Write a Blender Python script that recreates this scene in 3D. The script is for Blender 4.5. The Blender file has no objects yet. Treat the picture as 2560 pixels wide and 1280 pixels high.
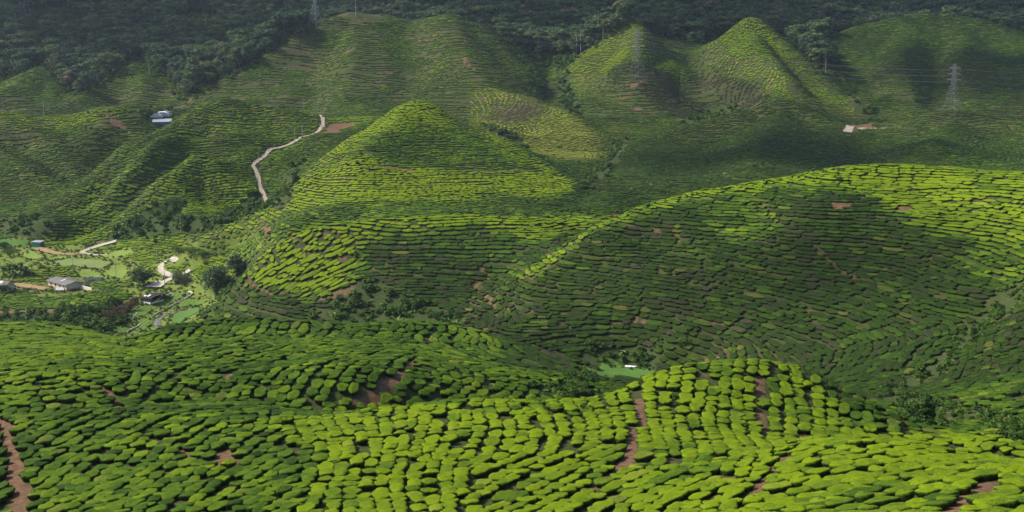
import bpy, math, random
import numpy as np
from mathutils import Vector, Matrix
random.seed(11)
rng = np.random.default_rng(11)
sc = bpy.context.scene
col = sc.collection
PI = math.pi

# ------------------------------------------------------------------ camera
F = 3000.0                       # focal length in pixels of a 2560 px wide frame
TH = math.radians(10.0)          # camera pitch below the horizontal
CT, ST = math.cos(TH), math.sin(TH)
S = 1.7                          # metres per layout unit
HAZE = 0.000035
ZC = 150.0                       # height of the lookout
cd = bpy.data.cameras.new('camera'); cam = bpy.data.objects.new('camera', cd); col.objects.link(cam)
cam.location = (0, 0, ZC); cam.rotation_euler = (PI / 2 - TH, 0, 0)
cd.sensor_width = 36; cd.lens = 36 * F / 2560; cd.clip_start = 1; cd.clip_end = 20000
sc.camera = cam

# ------------------------------------------------------------------ light
SUN_EL, SUN_AZ = math.radians(42), math.radians(-80)     # azimuth clockwise from +Y
SUN = Vector((math.sin(SUN_AZ) * math.cos(SUN_EL), math.cos(SUN_AZ) * math.cos(SUN_EL), math.sin(SUN_EL)))
w = bpy.data.worlds.new('World'); sc.world = w; w.use_nodes = True
nt = w.node_tree; bg = nt.nodes['Background']; sky = nt.nodes.new('ShaderNodeTexSky')
sky.sky_type = 'NISHITA'; sky.sun_disc = False; sky.sun_elevation = SUN_EL; sky.sun_rotation = SUN_AZ
sky.altitude = 1500; sky.air_density = 0.7; sky.dust_density = 6.0; sky.ozone_density = 1.0
nt.links.new(sky.outputs[0], bg.inputs[0]); bg.inputs[1].default_value = 0.15
sl = bpy.data.lights.new('sun', 'SUN'); so = bpy.data.objects.new('sun', sl); col.objects.link(so)
sl.energy = 3.7; sl.angle = math.radians(5.0); sl.color = (1.0, 0.93, 0.77)
so.rotation_euler = SUN.to_track_quat('Z', 'Y').to_euler(); so.location = (0, 0, 600)
CLOUDS = [(-420, 1480, 420, 250, 1), (150, 1470, 420, 220, 2), (640, 1430, 260, 220, 3), (175, 725, 115, 70, 5), (440, 1070, 140, 80, 7), (85, 372, 52, 24, 8)]   # where cloud shade lies on the ground: x, y, half widths, seed
vs = sc.view_settings; vs.view_transform = 'Standard'; vs.look = 'None'; vs.exposure = 0.98; vs.gamma = 1.0
vs.use_curve_mapping = False
sc.render.engine = 'CYCLES'
cy = sc.cycles
cy.use_denoising = True; cy.max_bounces = 5; cy.diffuse_bounces = 2; cy.glossy_bounces = 1; cy.transmission_bounces = 2
cy.volume_bounces = 0; cy.transparent_max_bounces = 6; cy.caustics_reflective = False; cy.caustics_refractive = False

# ------------------------------------------------------------------ helpers
def tag(o, label=None, cat=None, group=None, kind=None):
    if label: o['label'] = label
    if cat: o['category'] = cat
    if group: o['group'] = group
    if kind: o['kind'] = kind
    return o
def empty(name, loc=(0, 0, 0), rz=0.0):
    o = bpy.data.objects.new(name, None); col.objects.link(o); o.location = loc; o.rotation_euler = (0, 0, rz)
    o.empty_display_size = 0.5
    return o
def mesh(name, verts, faces, mats=(), attrs=None, smooth=False, midx=None):
    me = bpy.data.meshes.new(name)
    if isinstance(faces, np.ndarray) and faces.ndim == 2:
        v = np.asarray(verts, np.float32); k = faces.shape[1]; n = len(faces)
        me.vertices.add(len(v)); me.vertices.foreach_set('co', v.ravel())
        me.loops.add(n * k); me.loops.foreach_set('vertex_index', faces.astype(np.int32).ravel())
        me.polygons.add(n); me.polygons.foreach_set('loop_start', np.arange(0, n * k, k, dtype=np.int32))
        me.update(calc_edges=True)
    else:
        me.from_pydata([tuple(map(float, p)) for p in verts], [], [tuple(map(int, f)) for f in faces])
    for m in mats: me.materials.append(m)
    if midx is not None: me.polygons.foreach_set('material_index', np.asarray(midx, np.int32))
    if attrs:
        for k_, a in attrs.items():
            a = np.asarray(a, np.float32)
            if a.ndim == 2:
                at = me.attributes.new(k_, 'FLOAT_COLOR', 'POINT'); at.data.foreach_set('color', a.ravel())
            else:
                at = me.attributes.new(k_, 'FLOAT', 'POINT'); at.data.foreach_set('value', a)
    if smooth: me.polygons.foreach_set('use_smooth', np.ones(len(me.polygons), bool))
    me.update()
    return me
def obj(name, me, parent=None):
    o = bpy.data.objects.new(name, me); col.objects.link(o)
    if parent is not None: o.parent = parent
    return o
class MB:
    """collects simple shapes; build() links them as one mesh"""
    def __init__(s): s.v = []; s.f = []
    def add(s, v, f):
        b = len(s.v); s.v += [tuple(p) for p in v]; s.f += [tuple(i + b for i in q) for q in f]
    def box(s, x0, x1, y0, y1, z0, z1):
        s.add([(x0,y0,z0),(x1,y0,z0),(x1,y1,z0),(x0,y1,z0),(x0,y0,z1),(x1,y0,z1),(x1,y1,z1),(x0,y1,z1)],
              [(0,3,2,1),(4,5,6,7),(0,1,5,4),(1,2,6,5),(2,3,7,6),(3,0,4,7)])
    def hexa(s, p): s.add(p, [(0,3,2,1),(4,5,6,7),(0,1,5,4),(1,2,6,5),(2,3,7,6),(3,0,4,7)])
    def bar(s, a, b, r, n=4, r2=None):
        a = Vector(a); b = Vector(b); d = (b - a)
        if d.length < 1e-6: return
        d.normalize(); u = d.orthogonal().normalized(); w_ = d.cross(u); r2 = r if r2 is None else r2
        v = []
        for p, rr in ((a, r), (b, r2)):
            for k in range(n):
                t = 2 * PI * (k + .5) / n; v.append(p + u * (rr * math.cos(t)) + w_ * (rr * math.sin(t)))
        f = [(k, (k + 1) % n, n + (k + 1) % n, n + k) for k in range(n)] + [tuple(range(n))[::-1], tuple(range(n, 2 * n))]
        s.add(v, f)
    def tube(s, pts, rs, n=6):
        for i in range(len(pts) - 1): s.bar(pts[i], pts[i + 1], rs[i], n, rs[i + 1])
    def build(s, name, mat, parent=None, smooth=False):
        return obj(name, mesh(name, s.v, s.f, [mat], smooth=smooth), parent)

# ------------------------------------------------------------------ noise
_perm = rng.permutation(512); _g2 = rng.normal(size=(512, 2)); _g2 /= np.linalg.norm(_g2, axis=1)[:, None]
def perlin(x, y):
    x = np.asarray(x, float); y = np.asarray(y, float)
    xi = np.floor(x).astype(int); yi = np.floor(y).astype(int); xf = x - xi; yf = y - yi
    def g(a, b):
        h = _perm[(_perm[a & 511] + b) & 511]; return _g2[h]
    def dt(ga, dx, dy): return ga[..., 0] * dx + ga[..., 1] * dy
    u = xf ** 3 * (xf * (xf * 6 - 15) + 10); v = yf ** 3 * (yf * (yf * 6 - 15) + 10)
    n00 = dt(g(xi, yi), xf, yf); n10 = dt(g(xi + 1, yi), xf - 1, yf)
    n01 = dt(g(xi, yi + 1), xf, yf - 1); n11 = dt(g(xi + 1, yi + 1), xf - 1, yf - 1)
    return ((n00 * (1 - u) + n10 * u) * (1 - v) + (n01 * (1 - u) + n11 * u) * v) * 1.5
def fbm(x, y, o=3):
    a = 1.0; t = 0.0; s_ = 0.0
    for k in range(o): t = t + a * perlin(x * 2 ** k + 17 * k, y * 2 ** k - 9 * k); s_ += a; a *= .5
    return t / s_

# ------------------------------------------------------------------ landform: ridges, spurs and valley floors as surveyed points
def qpy(py):
    v = -(py - 640) / F
    return (v * CT - ST) / (CT + v * ST)
def ufrom(px, py):
    v = -(py - 640) / F
    return (px - 1280) / F / (CT + v * ST)
TILT = math.tan(math.radians(4.1))
CP = []
def P(px, py, D): CP.append((ufrom(px, py), math.log(D * S), qpy(py)))
def H(px, D, z):
    q = z / D + TILT
    v = (q * CT + ST) / (CT - q * ST)
    CP.append(((px - 1280) / F / (CT + v * ST), math.log(D * S), q))
def L(D, *pts):
    for a in pts: P(a[0], a[1], a[2] if len(a) > 2 else D)
# behind / below the camera
H(1280,6,-5); H(1280,20,-13.5); H(1280,35,-20); H(0,35,-20.5); H(2560,30,-16.5); H(2560,12,-9); H(0,12,-9)
H(-1500,60,-30); H(4000,60,-26); H(-1200,20,-14); H(3800,20,-13)
# foreground ridge
L(0,(0,1280,62),(300,1280,60),(640,1280,58),(960,1280,57),(1280,1280,57),(1600,1280,55),(1900,1280,51),(2200,1280,47),(2560,1280,43))
L(0,(0,1180,70),(330,1170,69),(640,1160,68),(960,1150,68),(1280,1150,68),(1600,1140,67))
L(0,(0,1060,84),(250,1050,84),(450,1050,82),(700,1060,80),(850,1050,81),(1000,1025,84),(1200,1015,86),(1450,1012,87),(1560,985,89))
L(0,(1650,940,92),(1750,920,94),(1850,910,95),(1950,918,95),(2060,955,93),(2180,1040,87),(2260,1085,84))
L(0,(1850,1000,86),(1850,1100,74),(1980,1130,66),(2050,1105,67))
L(0,(2110,1107,64),(2300,1120,60),(2560,1165,54),(2300,1200,53))
H(1300,98,-40.5); H(1000,96,-39.5); H(1600,106,-44); H(1850,112,-47); H(2100,112,-48); H(2450,72,-34); H(2700,60,-28)
# right of knoll, low shoulder and gully
L(0,(2450,1095,84),(2560,1135,78),(2400,1030,118),(2300,1000,130),(2200,1000,132),(2560,1000,118))
# mid left hill
L(0,(0,970,98),(280,960,99),(500,940,105),(700,920,112),(900,960,102),(1000,985,103),(1280,1000,110),(1500,985,118))
L(0,(0,905,118),(180,885,130),(330,852,148),(450,815,158),(600,800,160),(720,805,160),(900,818,160),(1100,815,168),(1250,850,168),(1400,890,166),(1480,930,156),(1560,968,142))
L(0,(600,860,138),(800,860,140),(1000,880,140),(1200,920,140),(1400,950,138),(400,880,132))
# small left hill in front of the house field
L(0,(-120,815,205),(0,822,200),(150,822,200),(260,842,190),(310,855,175),(90,870,160),(-100,900,140))
# hidden floor behind mid hill
H(620,215,-74); H(450,235,-86); H(900,200,-73); H(1150,200,-70); H(1350,195,-69.5); H(0,245,-86); H(200,245,-87); H(300,215,-80); H(1500,180,-68); H(1300,180,-64)
H(700,185,-60); H(1000,182,-59)
# stream valley and village floor
L(0,(390,830,281),(330,835,279),(400,790,294),(470,775,297),(300,800,290),(520,740,308))
L(0,(80,790,285),(200,800,280),(0,760,302),(150,760,304),(290,745,308),(0,740,312),(250,725,318))
L(0,(0,715,322),(165,720,322),(300,705,328),(420,720,318),(540,690,312))
L(0,(0,660,346),(200,670,342),(340,660,345),(430,640,351),(560,660,322),(100,630,358),(300,625,360),(0,605,368),(95,612,368),(200,632,358),(250,650,350))
# hill A
L(0,(440,812,266),(540,762,266),(600,700,268),(660,640,272),(760,582,275),(880,560,275),(1000,548,275),(1150,540,276),(1280,545,277),(1400,552,280),(1500,556,280))
L(0,(640,760,256),(800,690,262),(1000,640,264),(1200,640,262),(1350,610,262),(1250,720,250),(1000,720,252))
L(0,(700,790,246),(900,795,242),(1050,805,236),(1240,790,234),(1180,820,222),(1300,850,212),(860,700,258))
# field in the valley floor
L(0,(1440,912,206),(1530,948,196),(1640,938,200),(1600,905,208),(1700,910,202),(1300,865,210))
# hill B
L(0,(1290,700,242),(1380,640,250),(1500,566,258),(1600,520,262),(1750,480,264),(1900,455,262),(2050,430,258),(2200,418,254),(2350,424,250),(2450,430,244),(2560,434,238),(2750,440,225))
L(0,(1450,700,236),(1600,620,246),(1700,700,226),(1500,800,220),(1700,850,206),(1650,885,206),(1850,900,188),(1900,700,218),(1900,560,242),(2050,500,240),(2050,600,226))
L(0,(2200,500,240),(2400,500,234),(2560,520,220),(2300,600,218),(2450,640,204),(2560,650,196),(2200,720,202),(2350,760,188),(2100,850,186),(2000,950,168),(2150,960,154),(2250,900,164))
L(0,(2430,830,172),(2480,780,180),(2560,740,178),(2560,830,150),(2450,920,142),(2350,950,146),(2560,920,134))
H(2200,300,-58); H(1900,310,-66); H(1600,300,-68); H(2560,300,-56); H(2750,290,-53)
# hidden dip between A and C
H(1000,300,-64.5); H(800,300,-70); H(1250,305,-67); H(650,300,-76.5)
# hill C
L(0,(480,608,335),(540,590,332),(610,548,334),(720,512,332),(740,470,340),(800,400,358),(870,345,374),(940,310,386),(1000,262,396),(1040,250,398),(1090,264,398),(1150,312,392),(1250,345,384),(1350,400,368),(1440,460,346))
L(0,(700,570,305),(900,540,308),(1000,520,314),(1000,480,326),(1000,430,342),(1040,350,370),(1040,300,384),(1200,420,352),(1200,480,330),(1150,535,306),(1350,480,332),(1220,500,326),(560,640,328),(620,620,314),(680,590,306))
H(1040,430,-60); H(900,425,-66); H(1250,415,-72); H(780,410,-70)
# between C and K
L(0,(1300,530,312),(1400,520,316),(1500,470,345),(1480,500,325),(1560,540,300),(1600,500,328),(1380,545,300))
# hill E
L(0,(440,302,452),(490,270,456),(540,252,460),(600,256,462),(700,270,464),(800,290,462),(640,320,449),(700,335,446),(360,350,425),(300,390,415),(200,470,404))
L(0,(420,350,428),(480,345,430),(560,350,428),(490,392,410),(430,430,400),(360,480,388),(560,420,402),(640,470,398),(680,520,384),(620,530,372),(560,440,400))
L(0,(400,530,376),(300,560,374),(200,600,372),(130,590,374),(100,540,386),(500,520,374),(480,560,362),(620,555,352),(380,585,362))
# road valley between E and C
L(0,(636,425,412),(670,378,430),(750,345,442),(803,310,452),(700,430,410),(740,400,420),(690,500,388),(860,320,450),(900,300,456))
H(640,520,-75); H(500,510,-68)
# hill F
L(0,(-150,275,470),(0,281,472),(100,292,474),(180,287,476),(280,263,480),(340,276,482),(390,330,470))
L(0,(0,330,452),(130,330,458),(0,385,440),(80,400,436),(150,450,424),(230,440,430),(330,340,462),(200,380,446),(0,450,420),(60,510,404),(0,560,390),(300,400,440))
# greenhouse valley
L(0,(400,300,560),(360,275,580))
H(280,540,-70); H(0,535,-70)
# foothills under the forest
L(0,(-50,240,600),(50,200,630),(100,165,660),(160,215,635),(190,250,600),(240,215,635),(330,160,668),(400,215,630),(300,265,580),(50,270,570),(150,265,575))
# big back hill G
L(0,(440,272,600),(500,232,612),(600,190,626),(700,120,642),(800,60,664),(870,30,676),(960,45,676),(1050,55,674),(1130,38,668),(1200,62,668),(1260,112,656),(1320,172,640),(1335,195,625))
L(0,(600,262,585),(700,250,592),(800,262,575),(800,180,624),(870,150,624),(870,220,590),(880,90,652),(1000,140,638),(1030,90,660),(1140,90,640),(1170,150,612),(1000,210,598),(950,265,550),(1150,260,562),(1150,292,545),(1080,190,608),(700,180,628),(740,220,606))
H(870,740,-44); H(1130,735,-45)
# sunlit spur H
L(0,(1240,222,590),(1300,240,572),(1380,268,550),(1440,292,530),(1500,335,505),(1300,272,552),(1220,270,560),(1180,310,500),(1280,320,505),(1360,330,500),(1400,380,466),(1300,370,462),(1480,440,410),(1520,400,440),(1420,430,420))
# valley between G and I
L(0,(1370,200,635),(1400,140,672),(1370,260,580),(1480,290,550))
# hill I
L(0,(1400,225,625),(1440,160,640),(1500,112,655),(1590,50,675),(1650,110,655),(1700,160,645),(1760,212,615),(1840,262,585))
L(0,(1570,110,640),(1590,150,618),(1600,200,590),(1490,200,612),(1690,220,608),(1500,250,582),(1620,290,555),(1550,330,520),(1700,280,560),(1780,290,560))
H(1590,720,-46); H(1480,720,-52); H(1750,690,-55)
# hill J
L(0,(1720,170,650),(1750,120,668),(1800,90,678),(1880,40,692),(1950,92,678),(2000,130,664),(2060,180,640),(2120,240,606),(2180,292,575))
L(0,(1740,220,622),(1890,100,650),(1850,160,632),(1860,220,598),(1940,150,622),(1980,200,588),(1800,150,640),(1900,250,570),(2050,260,572),(2000,235,575),(2120,310,540))
H(1880,740,-48); H(2020,720,-52)
# hill K
L(0,(1560,355,470),(1650,335,478),(1720,310,490),(1800,293,498),(1900,270,505),(1960,250,512),(2030,270,506),(2100,305,490),(2140,335,470))
L(0,(1530,420,420),(1700,400,430),(1920,340,452),(2050,360,448),(1800,430,390),(1700,460,360),(2000,430,370),(2150,390,432))
# road saddle and hill L
L(0,(2130,328,508),(2200,322,512),(2230,325,505),(2300,292,512),(2380,276,516),(2450,285,512),(2560,302,500),(2700,310,480))
L(0,(2300,350,460),(2400,360,440),(2250,400,400),(2500,390,410),(2560,410,380))
H(2380,560,-72); H(2560,550,-72)
# hill M
L(0,(2060,100,690),(2150,62,712),(2260,38,725),(2400,40,725),(2500,62,710),(2560,95,690),(2700,120,680),(2100,180,650),(2250,150,640),(2290,90,690),(2340,150,668),(2400,140,650),(2240,190,618),(2320,190,640),(2200,240,590),(2300,230,600),(2450,250,580),(2560,230,590),(2560,280,560),(2200,300,560),(2400,200,620))
H(2260,770,-48); H(2450,770,-46)
# forest mountain
L(0,(0,130,730),(200,130,735),(400,130,730),(520,140,720),(600,120,740),(0,60,790),(300,60,800),(550,60,800),(750,20,800),(1280,60,770),(1350,130,715),(1450,120,715),(1700,100,740),(2050,60,770),(1500,40,800))
for px in (-600,0,500,1000,1500,2000,2560,3100):
    H(px,900,-18); H(px,1050,10); H(px,1400,70); H(px,2000,130)
H(-600,600,-65); H(-600,450,-75); H(-600,300,-85); H(-700,180,-70); H(3200,600,-55); H(3200,450,-58); H(3200,250,-42); H(3100,130,-42); H(-800,120,-50)
# ------------------------------------------------------------------ sharp crests and gullies (picture column, row, layout distance)
RIDGES = [
 (7, 16, [(540,252,460),(490,270,456),(440,302,450),(360,350,430),(300,390,418),(200,470,404)]),
 (6, 16, [(540,252,460),(590,320,444),(655,372,428)]), (4, 14, [(540,252,460),(640,262,463),(800,290,462)]),
 (7, 13, [(600,345,434),(540,344,432),(465,342,431),(400,390,416),(330,440,402),(250,490,392),(150,540,382)]),
 (8, 12, [(490,392,404),(430,440,393),(370,480,385),(300,530,377),(220,585,372)]), (7, 12, [(490,392,404),(560,425,398),(610,442,396),(650,470,392),(680,515,384)]),
 (7, 18, [(-100,278,472),(0,281,472),(100,292,474),(180,287,476),(280,263,480),(340,276,482)]), (5, 14, [(15,303,464),(115,350,448),(180,400,436),(215,450,424)]), (5, 14, [(0,378,438),(60,402,432),(130,442,422),(200,492,408)]), (5, 14, [(280,263,480),(262,300,468),(230,345,456)]),
 (9, 26, [(440,272,600),(500,232,612),(600,190,626),(700,120,642),(800,60,664),(870,30,676)]), (7, 24, [(870,30,676),(880,90,650),(865,160,618),(850,250,580)]), (8, 24, [(1130,38,668),(1150,95,640),(1180,155,610),(1240,222,588),(1300,240,572),(1380,268,550),(1440,292,530),(1500,335,505)]), (7, 24, [(1130,38,668),(1200,62,668),(1260,112,656),(1320,172,640)]), (5, 24, [(740,215,606),(700,180,624),(720,120,645)]),
 (9, 22, [(1440,160,640),(1500,112,655),(1590,50,675)]), (9, 22, [(1590,50,675),(1605,110,640),(1600,150,614),(1540,190,600),(1460,260,580)]), (8, 20, [(1602,140,618),(1660,160,625),(1700,170,640),(1760,212,615),(1840,262,585)]),
 (9, 22, [(1750,120,668),(1800,90,678),(1880,40,692),(1950,92,678),(2000,130,664),(2060,180,640),(2120,240,606),(2180,292,575)]), (7, 20, [(1880,40,692),(1895,100,650),(1940,160,616),(1975,215,582),(1960,250,560)]),
 (6, 18, [(1560,355,470),(1650,335,478),(1720,310,490),(1800,293,498),(1900,270,505),(1960,250,512),(2030,270,506),(2100,305,490)]), (5, 18, [(1960,250,512),(1930,310,468),(1900,380,425),(1870,440,380)]),
 (6, 18, [(2230,325,505),(2300,292,512),(2380,276,516),(2450,285,512),(2560,302,500)]), (5, 18, [(2380,276,516),(2350,330,470),(2330,400,405)]),
 (8, 24, [(2060,100,690),(2150,62,712),(2260,38,725),(2400,40,725),(2500,62,710),(2560,95,690)]), (7, 20, [(2260,38,725),(2290,90,685),(2245,155,636),(2235,190,614)]), (6, 20, [(2400,40,725),(2420,110,670),(2400,170,635),(2440,250,580)]), (5, 16, [(2245,155,636),(2310,200,640)]),
 (4, 14, [(740,470,340),(800,400,358),(870,345,374),(940,310,386),(1000,262,396),(1040,250,398),(1090,264,398),(1150,312,392),(1250,345,384),(1350,400,368),(1440,460,346)]), (4, 12, [(1000,262,396),(975,325,372),(930,375,356),(880,420,344)]),
 (10, 12, [(440,812,266),(540,762,266),(600,700,268),(660,640,272),(760,582,275),(880,560,275),(1000,548,275),(1150,540,276),(1280,545,277),(1400,552,280),(1500,556,280)]), (4, 9, [(660,640,272),(760,650,264),(880,690,258)]),
 (5, 14, [(1290,700,242),(1380,640,250),(1500,566,258),(1600,520,262),(1750,480,264),(1900,455,262),(2050,430,258),(2200,418,254),(2350,424,250),(2560,434,238)]), (4, 12, [(2200,418,254),(2240,520,236),(2350,600,214),(2450,645,202)]),
 (4, 10, [(480,608,335),(540,590,332),(610,548,334),(720,512,332)]),
 (8, 20, [(100,165,660),(50,200,630),(-50,245,600)]), (5, 18, [(100,165,660),(130,215,620),(150,262,578)]), (8, 20, [(330,160,668),(290,185,648),(240,215,625),(190,250,596)]), (6, 18, [(330,160,668),(345,210,620),(330,262,580)]),
 (3.2, 8, [(330,852,148),(450,815,158),(600,800,160),(720,805,160),(900,818,160),(1100,815,168),(1250,850,168),(1400,890,166)]), (1.6, 6, [(1560,985,89),(1650,940,92),(1750,920,94),(1850,910,95),(1950,918,95),(2060,955,93),(2180,1040,87)]),
]
GULLIES = [
 (5, 12, [(560,330,444),(450,342,438),(385,385,428),(310,432,412),(220,500,398)]), (5, 10, [(560,400,414),(470,405,414),(400,447,404),(330,492,394)]), (6, 12, [(803,310,452),(750,345,442),(670,378,430),(636,425,412),(690,500,388)]), (5, 12, [(215,455,426),(260,400,440),(300,360,455)]), (5, 14, [(60,370,446),(140,420,432)]),
 (8, 22, [(1030,60,672),(1030,110,655),(1050,170,625),(1000,240,575)]), (6, 20, [(780,110,655),(790,190,620),(760,262,580)]), (8, 20, [(1370,160,660),(1375,210,632),(1400,270,585),(1480,300,545),(1540,350,500),(1480,440,412)]), (8, 20, [(1690,110,690),(1740,190,645),(1760,240,600),(1850,280,560)]), (8, 22, [(2060,130,680),(2100,190,655),(2170,260,610),(2210,310,560)]), (6, 18, [(2140,335,470),(2160,390,432),(2200,425,380)]), (6, 18, [(2330,150,672),(2350,200,640),(2340,260,585)]),
 (6, 12, [(1300,340,500),(1280,330,500),(1180,305,510)]), (5, 14, [(1460,460,390),(1490,490,345),(1420,530,312),(1300,545,300)]), (5, 10, [(1240,790,234),(1290,730,240),(1420,640,256),(1530,575,266)]), (5, 14, [(2560,690,196),(2480,780,180),(2400,880,160),(2300,960,142)]), (3, 8, [(200,235,628),(210,200,660)]), (4, 14, [(430,255,620),(420,210,660)]),
 (2.6, 7, [(0,1012,90),(300,1010,93),(560,1004,97),(800,1010,97),(1000,1003,99)]), (6, 9, [(600,610,306),(640,570,300),(720,585,292),(850,552,292),(1000,538,294),(1200,534,296),(1400,544,298)]), (3, 10, [(1600,560,250),(1700,640,236),(1750,760,216)]),
]
def _wl(pts):
    out = []
    for px, py, D in pts: u = ufrom(px, py); out.append((u * D * S, D * S))
    return out
_k = lambda p: 1.4 if p[0][2] > 400 else 1.0
RID_W = [(h * S * _k(p), w * S, _wl(p)) for h, w, p in RIDGES]; GUL_W = [(h * S * _k(p), w * S, _wl(p)) for h, w, p in GULLIES]
def creases(x, y):
    sh = np.shape(x); x = np.ravel(x); y = np.ravel(y); R = np.zeros(len(x)); G = np.zeros(len(x))
    for lst, T in ((RID_W, R), (GUL_W, G)):
        for h, w, pl in lst:
            xs = [p[0] for p in pl]; ys = [p[1] for p in pl]; m_ = 4.5 * w
            k = np.where((x > min(xs) - m_) & (x < max(xs) + m_) & (y > min(ys) - m_) & (y < max(ys) + m_))[0]
            if not len(k): continue
            d = np.full(len(k), 1e9); xk, yk = x[k], y[k]
            for (x1, y1), (x2, y2) in zip(pl[:-1], pl[1:]):
                dx, dy = x2 - x1, y2 - y1; t = np.clip(((xk - x1) * dx + (yk - y1) * dy) / (dx * dx + dy * dy + 1e-9), 0, 1)
                d = np.minimum(d, np.hypot(xk - x1 - t * dx, yk - y1 - t * dy))
            c = w * .22; v = h * (np.exp(-(np.sqrt(d * d + c * c) - c) / w) - math.exp(-4.5)) ; T[k] = np.maximum(T[k], v)
    return (R - .8 * G).reshape(sh)
A_ = np.array(CP); _D = np.exp(A_[:, 1]); A_[:, 2] -= creases(A_[:, 0] * _D, _D) / _D; X_ = A_[:, :2]; n_ = len(A_)
def _K(r2): return 0.5 * r2 * np.log(r2 + 1e-12)
M_ = np.zeros((n_ + 3, n_ + 3)); M_[:n_, :n_] = _K(((X_[:, None] - X_[None]) ** 2).sum(-1)) + 1e-5 * np.eye(n_)
M_[:n_, n_] = 1; M_[:n_, n_ + 1:] = X_; M_[n_, :n_] = 1; M_[n_ + 1:, :n_] = X_.T
W_ = np.linalg.solve(M_, np.concatenate([A_[:, 2], [0, 0, 0]]))
def rbf(u, v):
    sh = u.shape; u = u.ravel(); v = v.ravel(); out = np.empty(len(u))
    for i in range(0, len(u), 8000):
        a = u[i:i + 8000, None] - X_[None, :, 0]; b = v[i:i + 8000, None] - X_[None, :, 1]
        out[i:i + 8000] = _K(a * a + b * b) @ W_[:n_] + W_[n_] + W_[n_ + 1] * u[i:i + 8000] + W_[n_ + 2] * v[i:i + 8000]
    return out.reshape(sh)
NUC, NVC = 261, 561
U0, U1 = -0.92, 0.92; V0, V1 = math.log(8.0), math.log(3000.0)
uc = np.linspace(U0, U1, NUC); vc = np.linspace(V0, V1, NVC)
Qc = rbf(*np.meshgrid(uc, vc, indexing='ij'))
def up2(a):                                  # cubic upsampling x2 along axis 0
    p = np.concatenate([2 * a[:1] - a[1:2], a, 2 * a[-1:] - a[-2:-1]])
    mid = (-p[:-3] + 9 * p[1:-2] + 9 * p[2:-1] - p[3:]) / 16
    o = np.empty((2 * len(a) - 1,) + a.shape[1:]); o[0::2] = a; o[1::2] = mid; return o
Q = up2(up2(Qc).T).T
NU, NV = Q.shape
us = np.linspace(U0, U1, NU); vv_ = np.linspace(V0, V1, NV)
UU, VV = np.meshgrid(us, vv_, indexing='ij')
DD = np.exp(VV); XX = UU * DD
ZZ = Q * DD + creases(XX, DD)
amp = np.clip((DD - 120) / 300, 0, 1)
ZZ += (0.9 * amp * fbm(XX / 46, DD / 46, 2) - 3.5 * np.clip((DD - 620) / 300, 0, 1) * np.abs(fbm(XX / 75 + 2, DD / 75 + 8, 2))) + (0.25 + 0.25 * amp) * fbm(XX / 13 + 5, DD / 13, 2)
mtn = np.clip((DD - 1350) / 500, 0, 1)
ZZ += mtn * 45 * fbm(XX / 260 + 3, DD / 260, 3)
Q = ZZ / DD
ZZ = ZZ + ZC
du_ = (U1 - U0) / (NU - 1); dv_ = (V1 - V0) / (NV - 1)
def gidx(x, y):
    fi = (x / y - U0) / du_; fj = (np.log(y) - V0) / dv_
    return np.clip(fi, 0, NU - 1.001), np.clip(fj, 0, NV - 1.001)
def bil(G, x, y):
    fi, fj = gidx(np.asarray(x, float), np.asarray(y, float)); i = fi.astype(int); j = fj.astype(int); a = fi - i; b = fj - j
    return (G[i, j] * (1 - a) + G[i + 1, j] * a) * (1 - b) + (G[i, j + 1] * (1 - a) + G[i + 1, j + 1] * a) * b
def near(G, x, y):
    fi, fj = gidx(np.asarray(x, float), np.asarray(y, float)); return G[(fi + .5).astype(int), (fj + .5).astype(int)]
def zg(x, y): return bil(ZZ, x, y)
zu_ = np.gradient(ZZ, axis=0) / du_ / DD; zv_ = np.gradient(ZZ, axis=1) / dv_ / DD
GX = zu_; GY = zv_ - UU * zu_
def hit(px, py, dmin=40):
    """the first ground point seen through a direction from the lookout"""
    u = ufrom(px, py); q0 = qpy(py); fi = (u - U0) / du_; i = int(fi); a = fi - i
    c = Q[i] * (1 - a) + Q[i + 1] * a
    ok = np.where((c >= q0) & (np.exp(vv_) > dmin))[0]
    j = ok[0]; t = 0 if c[j] == c[j - 1] else (q0 - c[j - 1]) / (c[j] - c[j - 1])
    D = math.exp(vv_[j - 1] + max(0, min(1, t)) * dv_)
    x = u * D
    return Vector((x, D, float(zg(x, D))))
# picture coordinates of every ground point, used only to lay out plots and paths
vq = (Q * CT + ST) / (CT - Q * ST); PYg = 640 - vq * F; PXg = 1280 + UU * F * (CT + vq * ST)
nx1 = fbm(XX / 9, DD / 9, 2); nx2 = fbm(XX / 9 + 50, DD / 9 + 20, 2)
PXw = PXg + nx1 * 9000 / np.maximum(DD, 180) ; PYw = PYg + nx2 * 3600 / np.maximum(DD, 180)
Dl = DD / S
def inpoly(pts, px, py):
    ins = np.zeros(px.shape, bool); n = len(pts)
    for k in range(n):
        x1, y1 = pts[k]; x2, y2 = pts[(k + 1) % n]
        if y1 == y2: continue
        c = ((y1 > py) != (y2 > py)) & (px < (x2 - x1) * (py - y1) / (y2 - y1) + x1)
        ins ^= c
    return ins
def zone(pts, d0, d1, warp=True):
    m = (Dl > d0) & (Dl < d1)
    xs = [p[0] for p in pts]; ys = [p[1] for p in pts]
    a, b = (PXw, PYw) if warp else (PXg, PYg)
    m &= (a > min(xs)) & (a < max(xs)) & (b > min(ys)) & (b < max(ys))
    r = np.zeros(m.shape, bool)
    r[m] = inpoly(pts, a[m], b[m])
    return r
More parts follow.
